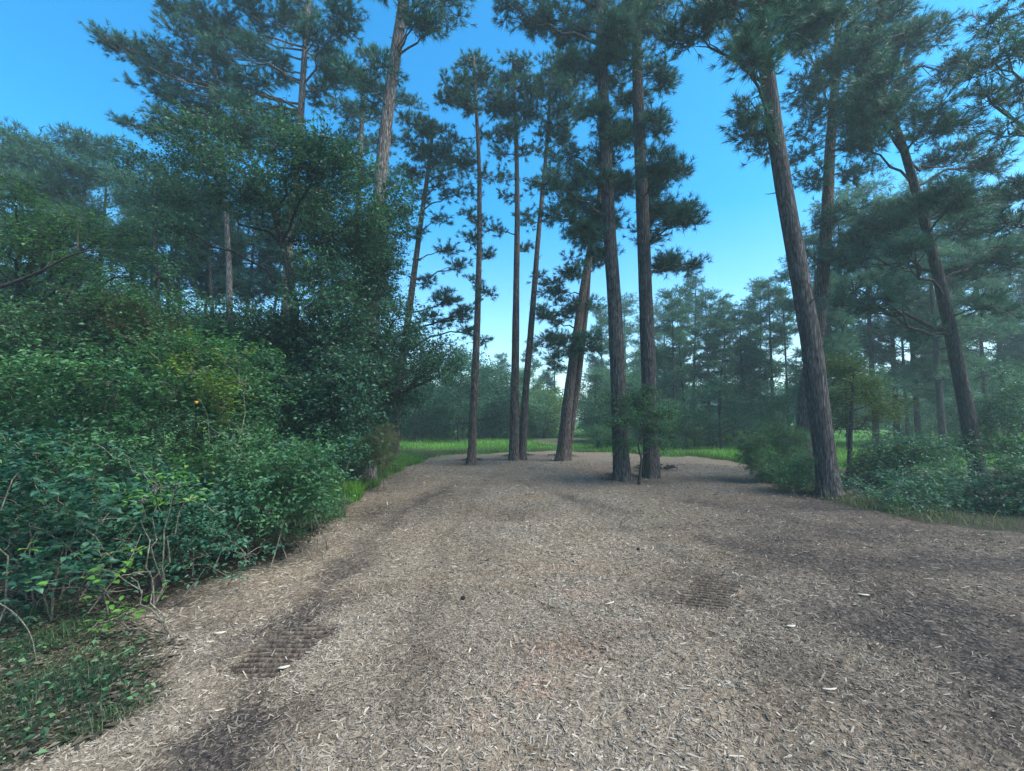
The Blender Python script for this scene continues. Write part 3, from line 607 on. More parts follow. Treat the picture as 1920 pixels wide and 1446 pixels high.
hero_pine('tall pine leaning right above the left thicket, bare upper trunk cut by the frame', 10.5,
    [(690, 870), (694, 700), (700, 540), (708, 420), (717, 300), (728, 200), (740, 110), (755, 20), (772, -100), (785, -260)], 36, 22,
    [(800, 20, 40, 26), (850, 10, 36, 20), (770, 40, 26, 20, .8), (830, 45, 30, 18, .8), (790, -40, 60, 35), (720, -60, 60, 40), (850, -40, 50, 30), (790, -140, 90, 50), (700, 180, 40, 24, .9), (690, 130, 44, 24, .9), (740, 150, 22, 18, .5)], 112, 'bark_pale', R_=1.6, dens=1.)
iv = bpy.data.objects[thing_last]; gi = Geo(); rg = np.random.default_rng(88); n = 7000; t = rg.beta(1.4, 1.9, n)*.46; bb = np.array(iv.location)
PP = trunk_pts([at(x, y, 10.5) for x, y in [(690, 870), (694, 700), (700, 540), (707, 430), (712, 370)]], 120); kk = (t/.46*119).astype(int); an = rg.uniform(0, 6.28, n); rd = .22+.34*rg.random(n)*np.sin(math.pi*np.clip(t/.46, .08, .96))*(1+.6*vnoise(kk*.12, an*1.2, s=3))
cl = np.repeat(rg.random(n//9), 9); leaves(gi, PP[kk]+np.stack([np.cos(an)*rd, np.sin(an)*rd, rg.normal(size=n)*.04], 1), .075, rg, 0, None, .4, .75)
put('ivy', gi, M['oak'], iv, bb)
hero_pine('wide-crowned pine over the left thicket, long limbs reaching left', 12.5,
    [(528, 850), (534, 700), (538, 520), (548, 400), (560, 290), (566, 180), (572, 90), (578, 10), (585, -100)], 26, 9,
    [(210, 75, 34, 18, .9), (250, 95, 40, 22), (300, 110, 45, 26), (350, 80, 45, 28), (300, 160, 45, 22), (360, 150, 45, 28), (400, 40, 50, 28), (340, 20, 40, 24), (450, 20, 50, 30), (420, 100, 45, 28), (350, 210, 50, 22), (260, 235, 38, 14, .9), (300, 225, 36, 16), (400, 215, 45, 22),
     (480, 90, 42, 28), (520, 40, 45, 32), (600, 60, 45, 34), (640, 40, 34, 36), (560, 20, 45, 30), (620, 120, 40, 26), (520, 130, 40, 24), (640, 150, 34, 24), (470, 160, 40, 22), (600, 180, 34, 22), (480, -40, 70, 40), (600, -60, 80, 50), (400, -40, 60, 35), (540, -140, 100, 50), (440, 200, 40, 22), (520, 220, 40, 24)],
    113, 'bark_pale', R_=2.4, dens=1.1)
hero_pine('slim grey pine between the thicket and the wide-crowned pine, lower crown dark', 14.0,
    [(432, 840), (431, 650), (430, 520), (424, 400), (415, 290), (408, 200), (402, 120), (398, 60)], 17, 6,
    [(410, 130, 34, 22), (440, 180, 34, 22), (380, 190, 34, 22), (410, 240, 34, 20), (450, 260, 30, 20, .8), (380, 280, 30, 18, .8), (400, 60, 30, 22)], 114, 'bark_pale', R_=1.3, dens=1., nw=.016, sides=16)
hero_pine('dark pine filling the space behind the slender tree tops at upper left of centre', 17.0,
    [(665, 840), (668, 600), (670, 420), (675, 300), (680, 200), (684, 130)], 20, 8,
    [(690, 120, 30, 20), (660, 150, 30, 22), (710, 160, 30, 20), (650, 200, 34, 22), (700, 210, 34, 22), (670, 260, 40, 24), (720, 270, 30, 20), (640, 290, 34, 24), (760, 180, 24, 18, .7), (730, 330, 28, 20), (690, 330, 40, 24), (780, 190, 18, 14, .6)], 115, 'bark_pale', 'pine', R_=1.6, dens=1., nw=.014, sides=16)

# ------------------------------------------------------------------ leafy trees at the left
broad('dark leafy oak filling the middle of the left thicket above the shrubs', 8.6, (562, 870), [(560, 760), (556, 640), (545, 520), (520, 420), (500, 340)], 24, 8,
    [(430, 260, 60, 35), (500, 250, 60, 40), (360, 300, 50, 35), (560, 300, 60, 45), (430, 340, 70, 45), (340, 370, 50, 35), (520, 380, 70, 45), (620, 300, 50, 40), (600, 380, 60, 45), (650, 350, 40, 40), (580, 450, 50, 34),
     (640, 450, 60, 45), (610, 520, 55, 34), (620, 600, 60, 40), (470, 600, 60, 26, .8), (560, 660, 60, 40), (340, 430, 36, 28, .8), (690, 420, 44, 50), (370, 250, 45, 25, .7), (330, 260, 40, 20, .5)], 201, 'oak', size=.058, n=1.3, R_=1.3)
broad('dark ivy-covered tree beside the path, its low boughs hanging right over the grass', 10.6, (668, 880), [(676, 760), (682, 640), (690, 540), (700, 440)], 26, 10,
    [(690, 470, 44, 40), (720, 430, 40, 36), (740, 400, 30, 30, .8), (700, 560, 50, 44, 1.2), (670, 640, 50, 44, 1.2), (730, 640, 44, 32), (780, 660, 40, 26), (820, 680, 34, 20, .9), (845, 690, 22, 14, .7), (700, 700, 50, 36), (640, 720, 44, 44), (750, 690, 36, 26), (690, 770, 46, 40), (650, 800, 44, 44), (750, 350, 26, 24, .6), (710, 740, 30, 26), (770, 630, 40, 26), (800, 700, 40, 24), (760, 740, 34, 30), (830, 660, 30, 18), (740, 600, 36, 30), (730, 780, 30, 26), (720, 500, 40, 40), (665, 520, 44, 44)],
    202, 'oak', size=.07, n=1.25, R_=1.2)
broad('pale green spreading tree at the far left with a bare dark bough in front', 8.2, (-40, 860), [(-30, 740), (0, 640), (40, 540), (70, 470)], 26, 10,
    [(60, 430, 60, 22), (130, 420, 60, 22), (20, 380, 50, 25), (180, 450, 50, 20), (60, 490, 70, 22), (150, 510, 60, 20), (220, 480, 44, 18), (30, 560, 60, 22), (120, 570, 60, 22), (200, 560, 60, 20), (240, 520, 40, 18), (20, 450, 50, 22), (-20, 500, 60, 30), (260, 440, 40, 18, .7), (60, 620, 60, 24), (150, 620, 60, 24), (-20, 620, 60, 30)],
    203, 'green', size=.062, n=.95, R_=1.3, up=.9)
broad('small dark leafy tree between the hedge shrubs and the oak, left of the ivy-covered tree', 7.9, (610, 900), [(606, 800), (600, 700), (604, 620)], 12, 4,
    [(560, 620, 50, 34), (620, 640, 54, 40), (590, 690, 54, 40), (650, 700, 50, 44), (540, 680, 44, 40), (640, 590, 44, 30), (580, 560, 44, 24, .8), (660, 760, 44, 44), (600, 750, 50, 40)], 205, 'oak', size=.066, n=1.2, R_=.7)
broad('mid green young tree rising from the thicket below the pale tree', 7.0, (200, 960), [(205, 840), (215, 720), (210, 620)], 11, 4,
    [(160, 600, 56, 30), (230, 590, 56, 30), (110, 620, 56, 30), (290, 620, 50, 30), (200, 650, 70, 34), (130, 660, 60, 34), (280, 670, 56, 34), (50, 620, 56, 34), (340, 590, 40, 24, .8), (0, 640, 56, 44)], 206, 'green', size=.062, n=1.15, R_=.7)
broad('dusky leafy tree closing the wood beneath the pale trunks', 9.2, (420, 900), [(424, 780), (430, 680), (428, 600)], 11, 4,
    [(380, 610, 50, 26), (440, 620, 50, 30), (500, 610, 44, 28), (350, 650, 50, 30), (420, 670, 56, 34), (490, 670, 50, 36), (540, 640, 34, 30)], 207, 'oak', 'bark_dark', size=.07, n=1.2, R_=.8)
b = at(10, 536, 6.2); root = thing('dead_branch', 'bare dark bough slanting up across the pale green tree at the left edge', 'branch', b)
g = Geo(); rng = np.random.default_rng(5)
def limb(pts, r0, r1, Y, g=g):
    P = trunk_pts([at(x, y, Y+o) for x, y, o in pts], 14); tubes(g, P[None], np.linspace(r0, r1, 14)[None], 7)
limb([(-120, 560, -.2), (-40, 550, 0), (10, 536, 0), (80, 508, 0), (145, 470, 0), (190, 468, .1)], .035, .010, 6.2); limb([(145, 470, 0), (146, 440, .1), (150, 415, .1)], .012, .004, 6.2)
limb([(80, 508, 0), (96, 490, .1), (100, 470, .2)], .009, .003, 6.2); limb([(190, 468, .1), (225, 470, .2)], .007, .003, 6.2)
put('bough', g, M['twig_dark'], root, b)
broad('loose pale crowned tree between the left edge tree and the dark oak', 13.5, (300, 830), [(300, 700), (295, 560), (290, 440), (290, 360)], 16, 6,
    [(270, 310, 40, 22), (320, 330, 36, 22), (250, 370, 34, 22), (300, 400, 40, 22), (260, 440, 34, 20), (330, 450, 34, 22), (290, 500, 34, 20), (230, 300, 26, 14, .7), (250, 540, 34, 24), (320, 560, 34, 20)], 204, 'hazy', 'bark_dark', size=.085, n=.9, R_=1.2)

# ------------------------------------------------------------------ shrubs of the left thicket
shrub('dark broad-leaved shrub in the lower left corner, hanging over the mossy verge', 3.7, (60, 1150), [(40, 900, 70, 40), (110, 960, 70, 40), (30, 1000, 60, 40, .8), (140, 1040, 50, 30, .7), (30, 1080, 50, 30, .6), (-60, 960, 70, 70), (190, 980, 50, 34, .8), (90, 1090, 50, 24, .6), (30, 1110, 50, 24, .5), (150, 1085, 40, 22, .5), (200, 1040, 40, 24, .6), (60, 850, 60, 30)], 301, 'oak', size=.062, n=.62, fine=True, stems=10, up=.9, sig=.12, aspect=.62)
shrub('blue-green small-leaved shrub with bare crossing stems at its foot, beside the stump', 4.4, (330, 1085), [(250, 960, 60, 34), (330, 1000, 60, 34), (400, 960, 60, 36), (300, 920, 60, 34), (390, 1040, 44, 22, .7), (440, 1000, 44, 30, .8), (220, 1010, 44, 26, .7), (300, 1050, 50, 20, .6), (360, 1050, 40, 18, .6), (460, 1040, 36, 18, .6)], 302, 'teal', size=.044, n=1.0, fine=True, stems=14, up=.6, sig=.12)
shrub('small-leaved shrub with arching bare twigs reaching to the chip path', 5.2, (520, 1030), [(480, 900, 50, 36), (540, 880, 50, 36), (500, 960, 56, 34), (570, 930, 44, 36), (450, 860, 50, 34), (560, 985, 40, 22, .7), (600, 880, 36, 40), (520, 1005, 40, 18, .6), (590, 960, 30, 24, .8)], 303, 'green', size=.045, n=1.1, stems=12, fine=True, up=.6, sig=.13)
shrub('dense mid-green shrub at the left edge rising behind the dark corner shrub', 5.4, (80, 1020), [(30, 720, 70, 40), (110, 700, 70, 36), (60, 790, 80, 44), (160, 780, 70, 44), (20, 860, 70, 44), (130, 860, 70, 40), (220, 850, 60, 40), (200, 720, 60, 34), (-60, 760, 70, 70), (-60, 880, 70, 60), (100, 940, 90, 50, .8), (230, 920, 70, 44, .8)], 304, 'green', size=.058, n=1.1, stems=12, up=.7, depth=.7)
shrub('yellowish green shrub in the middle of the thicket holding one orange leaf', 6.0, (380, 980), [(300, 680, 60, 34), (370, 660, 60, 34), (430, 680, 56, 34), (330, 740, 64, 40), (410, 750, 64, 44), (280, 800, 60, 44), (370, 830, 64, 44), (470, 740, 50, 44), (460, 820, 54, 44), (340, 900, 70, 50), (440, 900, 60, 50)], 305, 'green', size=.058, n=1.15, stems=12, up=.7, depth=.7)
shrub('yellow-green leafy patch at mid height in the middle of the thicket', 5.5, (420, 960), [(400, 740, 34, 30, .8), (420, 790, 30, 26, .7), (360, 700, 40, 22, .6), (450, 720, 26, 20, .5)], 306, 'yellow', size=.046, n=.7, stems=4, up=.9, depth=.4)
shrub('bronze leaved shrub showing behind the top of the thicket', 7.2, (290, 900), [(280, 610, 50, 24), (230, 640, 50, 26), (330, 640, 40, 20, .8), (200, 600, 44, 22, .7), (290, 670, 60, 30)], 307, 'brown', size=.05, n=.9, stems=6, up=.6, depth=.6)
shrub('tall dark shrub forming the thicket corner next to the path bend', 7.4, (600, 930), [(540, 720, 50, 44), (600, 740, 50, 44), (560, 800, 50, 44), (620, 810, 44, 44), (520, 780, 46, 44), (570, 860, 50, 40), (630, 870, 40, 36), (500, 700, 44, 34), (640, 760, 40, 36)], 308, 'oak', size=.064, n=1.2, stems=10, up=.7, depth=.8)
shrub('dark green shrub behind the yellowish one, under the oak', 8.2, (470, 900), [(450, 640, 60, 34), (520, 660, 50, 36), (390, 640, 50, 26), (460, 720, 60, 44), (150, 660, 60, 24), (90, 650, 60, 28), (220, 690, 60, 34)], 309, 'teal', size=.056, n=1.1, stems=8, up=.7, depth=.8)
shrub('soft feathery green weed clump at the thicket foot, touching the chips', 6.4, (600, 985), [(590, 930, 30, 30), (615, 945, 24, 24), (575, 960, 22, 20)], 310, 'green', size=.05, n=1.6, stems=12, name='weed_clump', cat='weed', ndl=.11, depth=.3)
shrub('grey-green brushy weeds along the path edge past the thicket corner', 9.5, (680, 905), [(670, 850, 30, 30), (700, 830, 34, 30), (720, 860, 30, 22), (660, 890, 24, 18), (730, 820, 22, 20)], 311, 'grassd', size=.05, n=1.3, stems=14, name='weed_clump', cat='weed', ndl=.12, depth=.5)
shrub('young sapling with large light green leaves spread before the dark thicket', 3.9, (290, 1110), [(290, 925, 26, 16), (330, 910, 24, 14), (350, 940, 18, 12, .8), (265, 940, 16, 10, .7)], 312, 'bright', size=.055, n=.22, stems=4, fine=True, up=1.1, clump=14, name='sapling', cat='sapling', aspect=.5, depth=.2)
shrub('leaning seedling with a few bright leaves reaching over the mossy verge', 3.3, (330, 1110), [(255, 1075, 22, 10), (205, 1165, 16, 10), (240, 1150, 14, 8), (180, 1070, 20, 8, .7)], 313, 'bright', size=.05, n=.05, stems=3, fine=True, up=.9, clump=8, name='seedling', cat='seedling', aspect=.62, depth=.12, sr=.007)
shrub('broad-leaved vine spray among the dark shrubs at the left edge', 3.6, (100, 1120), [(60, 960, 26, 14), (40, 930, 30, 12), (170, 900, 30, 10), (90, 870, 26, 10)], 314, 'green', size=.08, n=.25, stems=3, fine=True, up=1.2, clump=10, name='sapling', cat='sapling', aspect=.55, depth=.2)
b = at(368, 752, 5.0); g = Geo(); leaves(g, np.array([b]), .075, np.random.default_rng(3), 0, np.array([.5]), 1.5, .7, True)
put('fallen_leaf', g, M['orange'], origin=b, label='single orange leaf caught on the yellowish green shrub', category='leaf')

for lab, Y, bx, bl, lf, sd in [
    ('low shaded undergrowth behind the corner shrub at the left edge', 4.9, 60, [(-30, 950, 90, 60), (60, 1010, 90, 40), (150, 990, 80, 50), (-20, 1050, 80, 30)], 'oak', 325),
    ('low shaded undergrowth behind the stump and the blue-green shrub', 5.3, 330, [(250, 960, 80, 50), (350, 960, 80, 50), (430, 970, 60, 40), (300, 1010, 80, 24)], 'oak', 326),
    ('low shaded undergrowth behind the arching twigs near the thicket corner', 6.2, 520, [(470, 920, 60, 44), (540, 920, 60, 44), (590, 890, 44, 44)], 'oak', 327),
    ('broad dark bush deep in the left wood at the frame edge', 9.5, 40, [(-60, 700, 80, 60), (20, 760, 70, 60), (60, 690, 70, 50), (90, 790, 60, 40)], 'green', 321),
    ('bushy growth deep in the left wood behind the bronze shrub', 10.0, 230, [(160, 740, 70, 50), (230, 690, 70, 50), (260, 780, 70, 44), (200, 640, 60, 30)], 'teal', 322),
    ('bushy growth deep in the left wood under the pale trunks', 10.5, 400, [(340, 740, 70, 50), (400, 690, 60, 40), (430, 780, 70, 44), (480, 740, 50, 50)], 'green', 323),
    ('dark bushy growth at the foot of the ivy-covered tree', 9.6, 600, [(560, 770, 50, 50), (610, 720, 50, 44), (640, 800, 50, 44), (520, 800, 40, 40), (660, 850, 36, 36)], 'oak', 324)]:
    shrub(lab, Y, (bx, 900), bl, sd, lf, size=.075, n=1.1, stems=8, up=.7, depth=1.1)
# stump and loose sticks
b = gnd(288, 1112); b[2] = hz(b[0], b[1]); root = thing('tree_stump', 'short broken grey stump at the foot of the thicket', 'stump', b); g = Geo()
trunk(g, [b, b+np.array([0, 0, .1]), b+np.array([.02, 0, .22])], .055, .02, sides=14, n=16, flare=.5, seed=4, rough=.12); put('stump_wood', g, M['bark_dark'], root, b)
def stick(label, pts, Y, r, mat='twig', name='stick'):
    P = trunk_pts([at(x, y, Y+o) for x, y, o in pts], 12); b = P[0]; g = Geo(); tubes(g, P[None], np.linspace(r, r*.45, 12)[None], 6)
    rg = np.random.default_rng(int(abs(pts[0][0])+r*1e4)); kk = rg.integers(4, 10, 3); e = P[kk]+rg.normal(size=(3, 3))*.09+np.array([0, 0, .05])
    tubes(g, curve(P[kk], e, 4, wob=.05, rng=rg), np.tile(np.linspace(r*.5, r*.2, 4), (3, 1)), 4)
    put(name, g, M[mat], origin=b, label=label, category='stick').data.transform(__import__('mathutils').Matrix.Translation((0, 0, 0)))
stick('pale bare stick leaning up from the chips at the thicket foot, right of the stump', [(506, 1068, 0), (518, 1030, .1), (533, 975, .2)], 4.6, .008)
stick('thin grey stem standing straight in front of the blue-green shrub', [(361, 1080, 0), (363, 1030, 0), (366, 985, .1)], 4.3, .009)
stick('slanting pale stem crossing the blue-green shrub', [(400, 1070, 0), (420, 1020, .1), (450, 960, .2)], 4.5, .008)
stick('curved bare branch arching at the left over the mossy verge', [(-20, 1120, 0), (30, 1150, -.1), (60, 1190, -.2), (68, 1240, -.3)], 3.2, .005)
stick('long thin bare branch lying low across the foot of the corner shrub', [(90, 1105, 0), (150, 1100, 0), (200, 1112, .1), (250, 1105, .3)], 3.5, .006)
stick('forked pale twig standing at the left foot of the seedling', [(165, 1150, 0), (195, 1110, .1), (245, 1050, .2), (265, 1000, .3)], 3.5, .007)

# ------------------------------------------------------------------ right side
shrub('soft green bush beside the path, left of the thick leaning pine', 10.2, (1440, 905), [(1420, 830, 30, 30), (1455, 810, 34, 30), (1425, 870, 30, 26), (1465, 860, 34, 30), (1490, 830, 28, 28), (1450, 890, 40, 20), (1400, 850, 18, 26)], 401, 'green', size=.05, n=1.5, stems=12, ndl=.10, depth=.6)
shrub('low bush at the foot of the thick leaning pine on its left', 9.2, (1490, 925), [(1470, 890, 30, 22), (1505, 880, 26, 26), (1510, 905, 24, 18), (1480, 910, 26, 14)], 402, 'green', size=.04, n=1.2, stems=8, depth=.5)
broad('small yellow-green tree right of the thick leaning pine', 11.5, (1592, 890), [(1594, 830), (1597, 760), (1600, 690)], 9, 3,
    [(1580, 700, 34, 20), (1620, 730, 40, 20), (1570, 750, 34, 18), (1640, 770, 36, 18), (1600, 790, 44, 18), (1560, 690, 24, 20, .7), (1660, 750, 24, 14, .7)], 403, 'yellow', 'bark_dark', size=.06, n=1.5, R_=.6, up=.9)
shrub('yellow-green low bush behind the right hedge', 10.8, (1660, 920), [(1640, 865, 40, 22), (1690, 860, 40, 22), (1620, 890, 34, 20)], 404, 'yellow', size=.05, n=.8, stems=6, depth=.6)
for k, (lab, Y, bx, by, bl, lf) in enumerate([
    ('low hedge bush nearest the thick leaning pine, at the left end of the right hedge', 9.0, 1650, 950, [(1620, 925, 34, 20), (1660, 905, 40, 26), (1690, 930, 34, 22)], 'green'),
    ('middle bush of the low hedge along the right of the path', 8.4, 1760, 965, [(1720, 920, 44, 32), (1770, 900, 44, 34), (1740, 955, 44, 22), (1800, 940, 40, 30), (1720, 972, 40, 10), (1780, 975, 44, 12)], 'green'),
    ('dark bush at the right end of the low hedge, cut by the frame', 7.6, 1880, 990, [(1840, 930, 44, 36), (1890, 900, 44, 40), (1870, 965, 50, 26), (1840, 985, 50, 12), (1900, 985, 50, 14), (1930, 940, 44, 44), (1980, 900, 60, 60)], 'oak'),
    ('low dark bush spilling onto the mulch in front of the right hedge', 7.7, 1700, 985, [(1690, 955, 40, 18), (1740, 965, 44, 18), (1790, 975, 44, 16), (1650, 945, 34, 16)], 'oak'),
    ('dark bush closing the gap between the small yellow-green tree and the hedge', 10.0, 1700, 925, [(1660, 860, 40, 30), (1710, 850, 44, 34), (1750, 860, 40, 30), (1690, 895, 50, 26), (1630, 880, 30, 24)], 'oak'),
    ('taller bush behind the low hedge at the foot of the drooping pine', 10.4, 1840, 915, [(1800, 850, 40, 30), (1850, 830, 40, 34), (1890, 850, 40, 36), (1760, 860, 34, 24), (1940, 830, 50, 50)], 'green'),
    ('leafy bush rising at the right edge above the hedge', 10.8, 1900, 905, [(1890, 760, 34, 30), (1860, 790, 30, 24), (1920, 790, 40, 40), (1910, 730, 30, 24), (1890, 700, 26, 20, .7)], 'oak')]):
    shrub(lab, Y, (bx, by), bl, 410+k, 'oak' if k < 3 else lf, size=.056, n=1.15, stems=9, up=.7, depth=.8)
shrub('pale dry grass tuft in front of the right hedge', 7.9, (1665, 975), [(1660, 965, 16, 10), (1675, 968, 12, 8)], 420, 'grassd', size=.05, n=.8, stems=14, name='grass_tuft', cat='grass tuft', ndl=.12, depth=.2)
broad('spindly sapling between the two straight pines, dark forked stem', 10.2, (1198, 890), [(1203, 860), (1196, 835), (1205, 808), (1196, 780)], 5, 2,
    [(1170, 790, 40, 12), (1220, 775, 36, 12), (1190, 755, 34, 12), (1235, 835, 34, 9, .8), (1165, 835, 26, 9, .7), (1235, 805, 34, 9), (1205, 735, 24, 10, .7)], 421, 'green', 'twig_dark', size=.05, n=1.7, name='sapling', cat='sapling', R_=.35, sig=.1)
b = gnd(1235, 886); b[2] = hz(b[0], b[1]); g = Geo(); rng = np.random.default_rng(12)
for q in range(9):
    s = b+np.array([rng.uniform(-.4, .35), rng.uniform(-.15, .15), .02]); e = s+np.array([rng.uniform(-.45, .45), rng.uniform(-.2, .1), rng.uniform(.0, .10)])
    tubes(g, curve(s, e, 7, sag=.12, wob=.06, rng=rng), np.linspace(.045, .018, 7)[None], 6)
put('root_tangle', g, M['bark_dark'], origin=b, label='dark tangle of roots and bark at the foot of the right straight pine', category='roots')

# ------------------------------------------------------------------ grass
g = Geo(); rng = np.random.default_rng(77)
x = rng.uniform(-16, 34, 150000); y = 14.2+rng.exponential(9, 150000); keep = (y < 46) & (vnoise(x*.5, y*.35, s=55) > -.55) & (path_mask(x, y) < .35) & (np.abs(x) < y*1.3); x, y = x[keep], y[keep]
hh = .14+.16*smooth(-.3, .6, vnoise(x*.35, y*.35, s=50))
grass_geo(g, x, y, hh, .012+.0006*y, rng, .3, np.clip(.5+.35*vnoise(x*.5, y*.5, s=51)+.25*rng.normal(size=len(x)), 0, 1))
put('meadow_grass', g, M['grass'], kind='stuff')
g = Geo()
xs, ys = [], []
for (px, py, n, s) in [(720, 880, 5000, .9), (760, 865, 5000, 1.1), (670, 920, 3500, .5), (700, 895, 4000, .6), (790, 856, 4000, 1.2), (1600, 948, 260, .5), (1660, 956, 300, .5), (1500, 925, 200, .4), (1730, 970, 200, .6), (1850, 985, 200, .6), (1380, 868, 3500, .9), (1300, 852, 4000, 1.2), (740, 850, 5000, 1.5), (860, 851, 2500, .8), (930, 850, 2500, .8), (1010, 849, 2000, .8), (1100, 850, 3000, .9), (1200, 850, 2000, .8), (620, 960, 1500, .25)]:
    c = gnd(px, py); xs.append(c[0]+rng.normal(size=n)*s*.6); ys.append(c[1]+rng.normal(size=n)*s)
x = np.concatenate(xs); y = np.concatenate(ys); keep = path_mask(x, y) < .55+.4*(vnoise(x*2, y*2, s=72) > .1)*(y > 12); x, y = x[keep], y[keep]
grass_geo(g, x, y, np.full(len(x), .15), np.full(len(x), .008), rng, .4)
put('verge_grass', g, M['grassd'], kind='stuff')
g = Geo(); n = 95000; x = rng.uniform(-5.8, -1.4, n); y = rng.uniform(8.2, 15, n); keep = (path_mask(x, y) < .7) & (vnoise(x*1.2, y*1.2, s=57)+smooth(7.5, 10, y) > .0); x, y = x[keep], y[keep]
grass_geo(g, x, y, .14+.16*smooth(-.3, .5, vnoise(x, y, s=58)), np.full(len(x), .012), rng, .4)
put('bright_verge_grass', g, M['grass'], kind='stuff')
g = Geo(); n = 26000; x = rng.uniform(-4.5, -1.2, n); y = rng.uniform(1.2, 3.9, n)
keep = (path_mask(x, y) < .5*rng.random(n)+.2) & (vnoise(x*3.5, y*3.5, s=60) > -.25+.6*rng.random(n)-.3); x, y = x[keep], y[keep]
grass_geo(g, x, y, .035+.05*smooth(0, .6, vnoise(x*3, y*3, s=61)), np.full(len(x), .0045), rng, .8, np.clip(.5+.5*vnoise(x*3, y*3, s=62)+.2*rng.normal(size=len(x)), 0, 1))
put('mossy_grass', g, M['grassm'], kind='stuff')
# fallen leaves and low weeds on the shaded floor under the thicket
g = Geo(); n = 16000; x = rng.uniform(-9, -1.0, n); y = rng.uniform(1.5, 12, n); keep = (path_mask(x, y) < .6); x, y = x[keep], y[keep]
leaves(g, np.stack([x, y, height(x, y, False)+.012], 1), .05, rng, 0, None, 2.5, .6)
n = 11000; x = rng.uniform(-4.8, -1.0, n); y = rng.uniform(1.2, 4.2, n); keep = path_mask(x, y) < .75; x, y = x[keep], y[keep]
leaves(g, np.stack([x, y, height(x, y, False)+.012], 1), .04, rng, 0, None, 2., .5)
for px, py, r_ in BASES:
    c = gnd(px, py); n = 900; a = rng.uniform(0, 6.28, n); rd = r_*(.35+.9*np.abs(rng.normal(size=n))*.7); x, y = c[0]+np.cos(a)*rd, c[1]+np.sin(a)*rd
    leaves(g, np.stack([x, y, height(x, y, False)+.015], 1), .06, rng, 0, None, 1.4, .3)
put('leaf_litter', g, M['litter'], kind='stuff')
g = Geo(); n = 2200; x = rng.uniform(-4.6, -1.1, n); y = rng.uniform(1.3, 4.0, n); keep = (path_mask(x, y) < .4) & (vnoise(x*3, y*3, s=71) > 0); x, y = x[keep], y[keep]
leaves(g, np.stack([x, y, height(x, y, False)+.02+.07*rng.random(len(x))], 1), .035, rng, 0, None, .9, .6)
put('low_weeds', g, M['green'], kind='stuff')

# ------------------------------------------------------------------ background trees: a few kinds, copied
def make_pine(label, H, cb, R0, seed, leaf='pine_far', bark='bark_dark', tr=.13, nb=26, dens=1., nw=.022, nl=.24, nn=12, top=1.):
    rng = np.random.default_rng(seed); b = np.zeros(3); root = thing('pine_tree', label, 'tree', b)
    gt, gc = Geo(), Geo(); lx, ly = rng.normal(size=2)*.35
    P, R = trunk(gt, [b, (lx*.3, ly*.3, H*.4), (lx, ly, H*.75), (lx*1.2, ly*1.2, H)], tr, .02, sides=10, n=40, seed=seed, flare=.25)
    for q in range(nb):
        t = (q+.5)/nb; z = H*(cb+(1-cb)*t); prof = math.sin(math.pi*min(1, .18+.82*(1-t)**.8)*.62+.25)*R0*(.5+.5*rng.random())
        prof = R0*(1-t)**.55*(.35+.65*rng.random())+.15; an = rng.uniform(0, 2*math.pi)
        Cn = np.array([lx*t+math.cos(an)*prof*.75, ly*t+math.sin(an)*prof*.75, min(z, H-.1)])
        rad = np.array([.75, .75, .38])*(.55+.6*rng.random())*(.6+.4*R0/2)
        pine_blob(gt, gc, P, R, Cn, rad, rng, dens*.8, nl=nl, nw=nw, nn=nn)
    put('trunk', gt, [M[bark]], root, b); put('crown', gc, [M[leaf], M['twig_dark']], root, b); return root
def make_broad(label, H, R0, seed, leaf='hazy', size=.12, n=9000, tr=.12, low=.25, name='broadleaf_tree'):
    rng = np.random.default_rng(seed); b = np.zeros(3); root = thing(name, label, 'tree', b); gt, gc = Geo(), Geo()
    P, R = trunk(gt, [b, (.1, .05, H*.35), (.0, .2, H*.7), (.1, .1, H*.92)], tr, .03, sides=10, n=30, seed=seed)
    nb = 22
    for q in range(nb):
        an = rng.uniform(0, 2*math.pi); u = rng.uniform(low, .95); rr_ = R0*math.sin(math.pi*min(.97, (u-low)/(1-low)*.8+.2))*rng.uniform(.35, .95)
        Cn = np.array([math.cos(an)*rr_, math.sin(an)*rr_, H*u]); rad = np.array([.9, .9, .6])*(.5+.6*rng.random())*R0/2.2
        S, sr = limb_from(P, R, Cn, .4, .2)
        leaf_blob(gt, gc, S, sr, Cn, rad, rng, n//nb, size, 40, .28*R0/2.2, .5, limb=True, tw=False)
    put('trunk', gt, [M['bark_dark']], root, b); put('crown', gc, [M[leaf]], root, b); return root
def dup(root, loc, rz, sc, label, group):
    r = root.copy(); C.objects.link(r); r.location = loc; r.rotation_euler = (0, 0, rz); r.scale = sc; r['label'] = label
    if group: r['group'] = group
    for ch in list(root.children):
        c = ch.copy(); C.objects.link(c); c.parent = r
    return r
protos = {
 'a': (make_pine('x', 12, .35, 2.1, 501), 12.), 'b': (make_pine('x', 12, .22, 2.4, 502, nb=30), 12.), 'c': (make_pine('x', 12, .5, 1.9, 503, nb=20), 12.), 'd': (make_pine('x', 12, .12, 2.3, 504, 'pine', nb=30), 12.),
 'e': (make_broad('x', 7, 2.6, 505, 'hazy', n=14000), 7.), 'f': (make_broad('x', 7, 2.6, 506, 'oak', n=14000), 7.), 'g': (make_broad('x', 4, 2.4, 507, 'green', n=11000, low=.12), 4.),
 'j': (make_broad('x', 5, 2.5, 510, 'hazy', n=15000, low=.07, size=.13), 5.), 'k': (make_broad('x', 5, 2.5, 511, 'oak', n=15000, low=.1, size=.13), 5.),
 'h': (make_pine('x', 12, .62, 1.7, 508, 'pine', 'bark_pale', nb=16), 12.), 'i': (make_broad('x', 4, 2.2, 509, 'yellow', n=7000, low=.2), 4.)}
used = set(); rngb = np.random.default_rng(900)
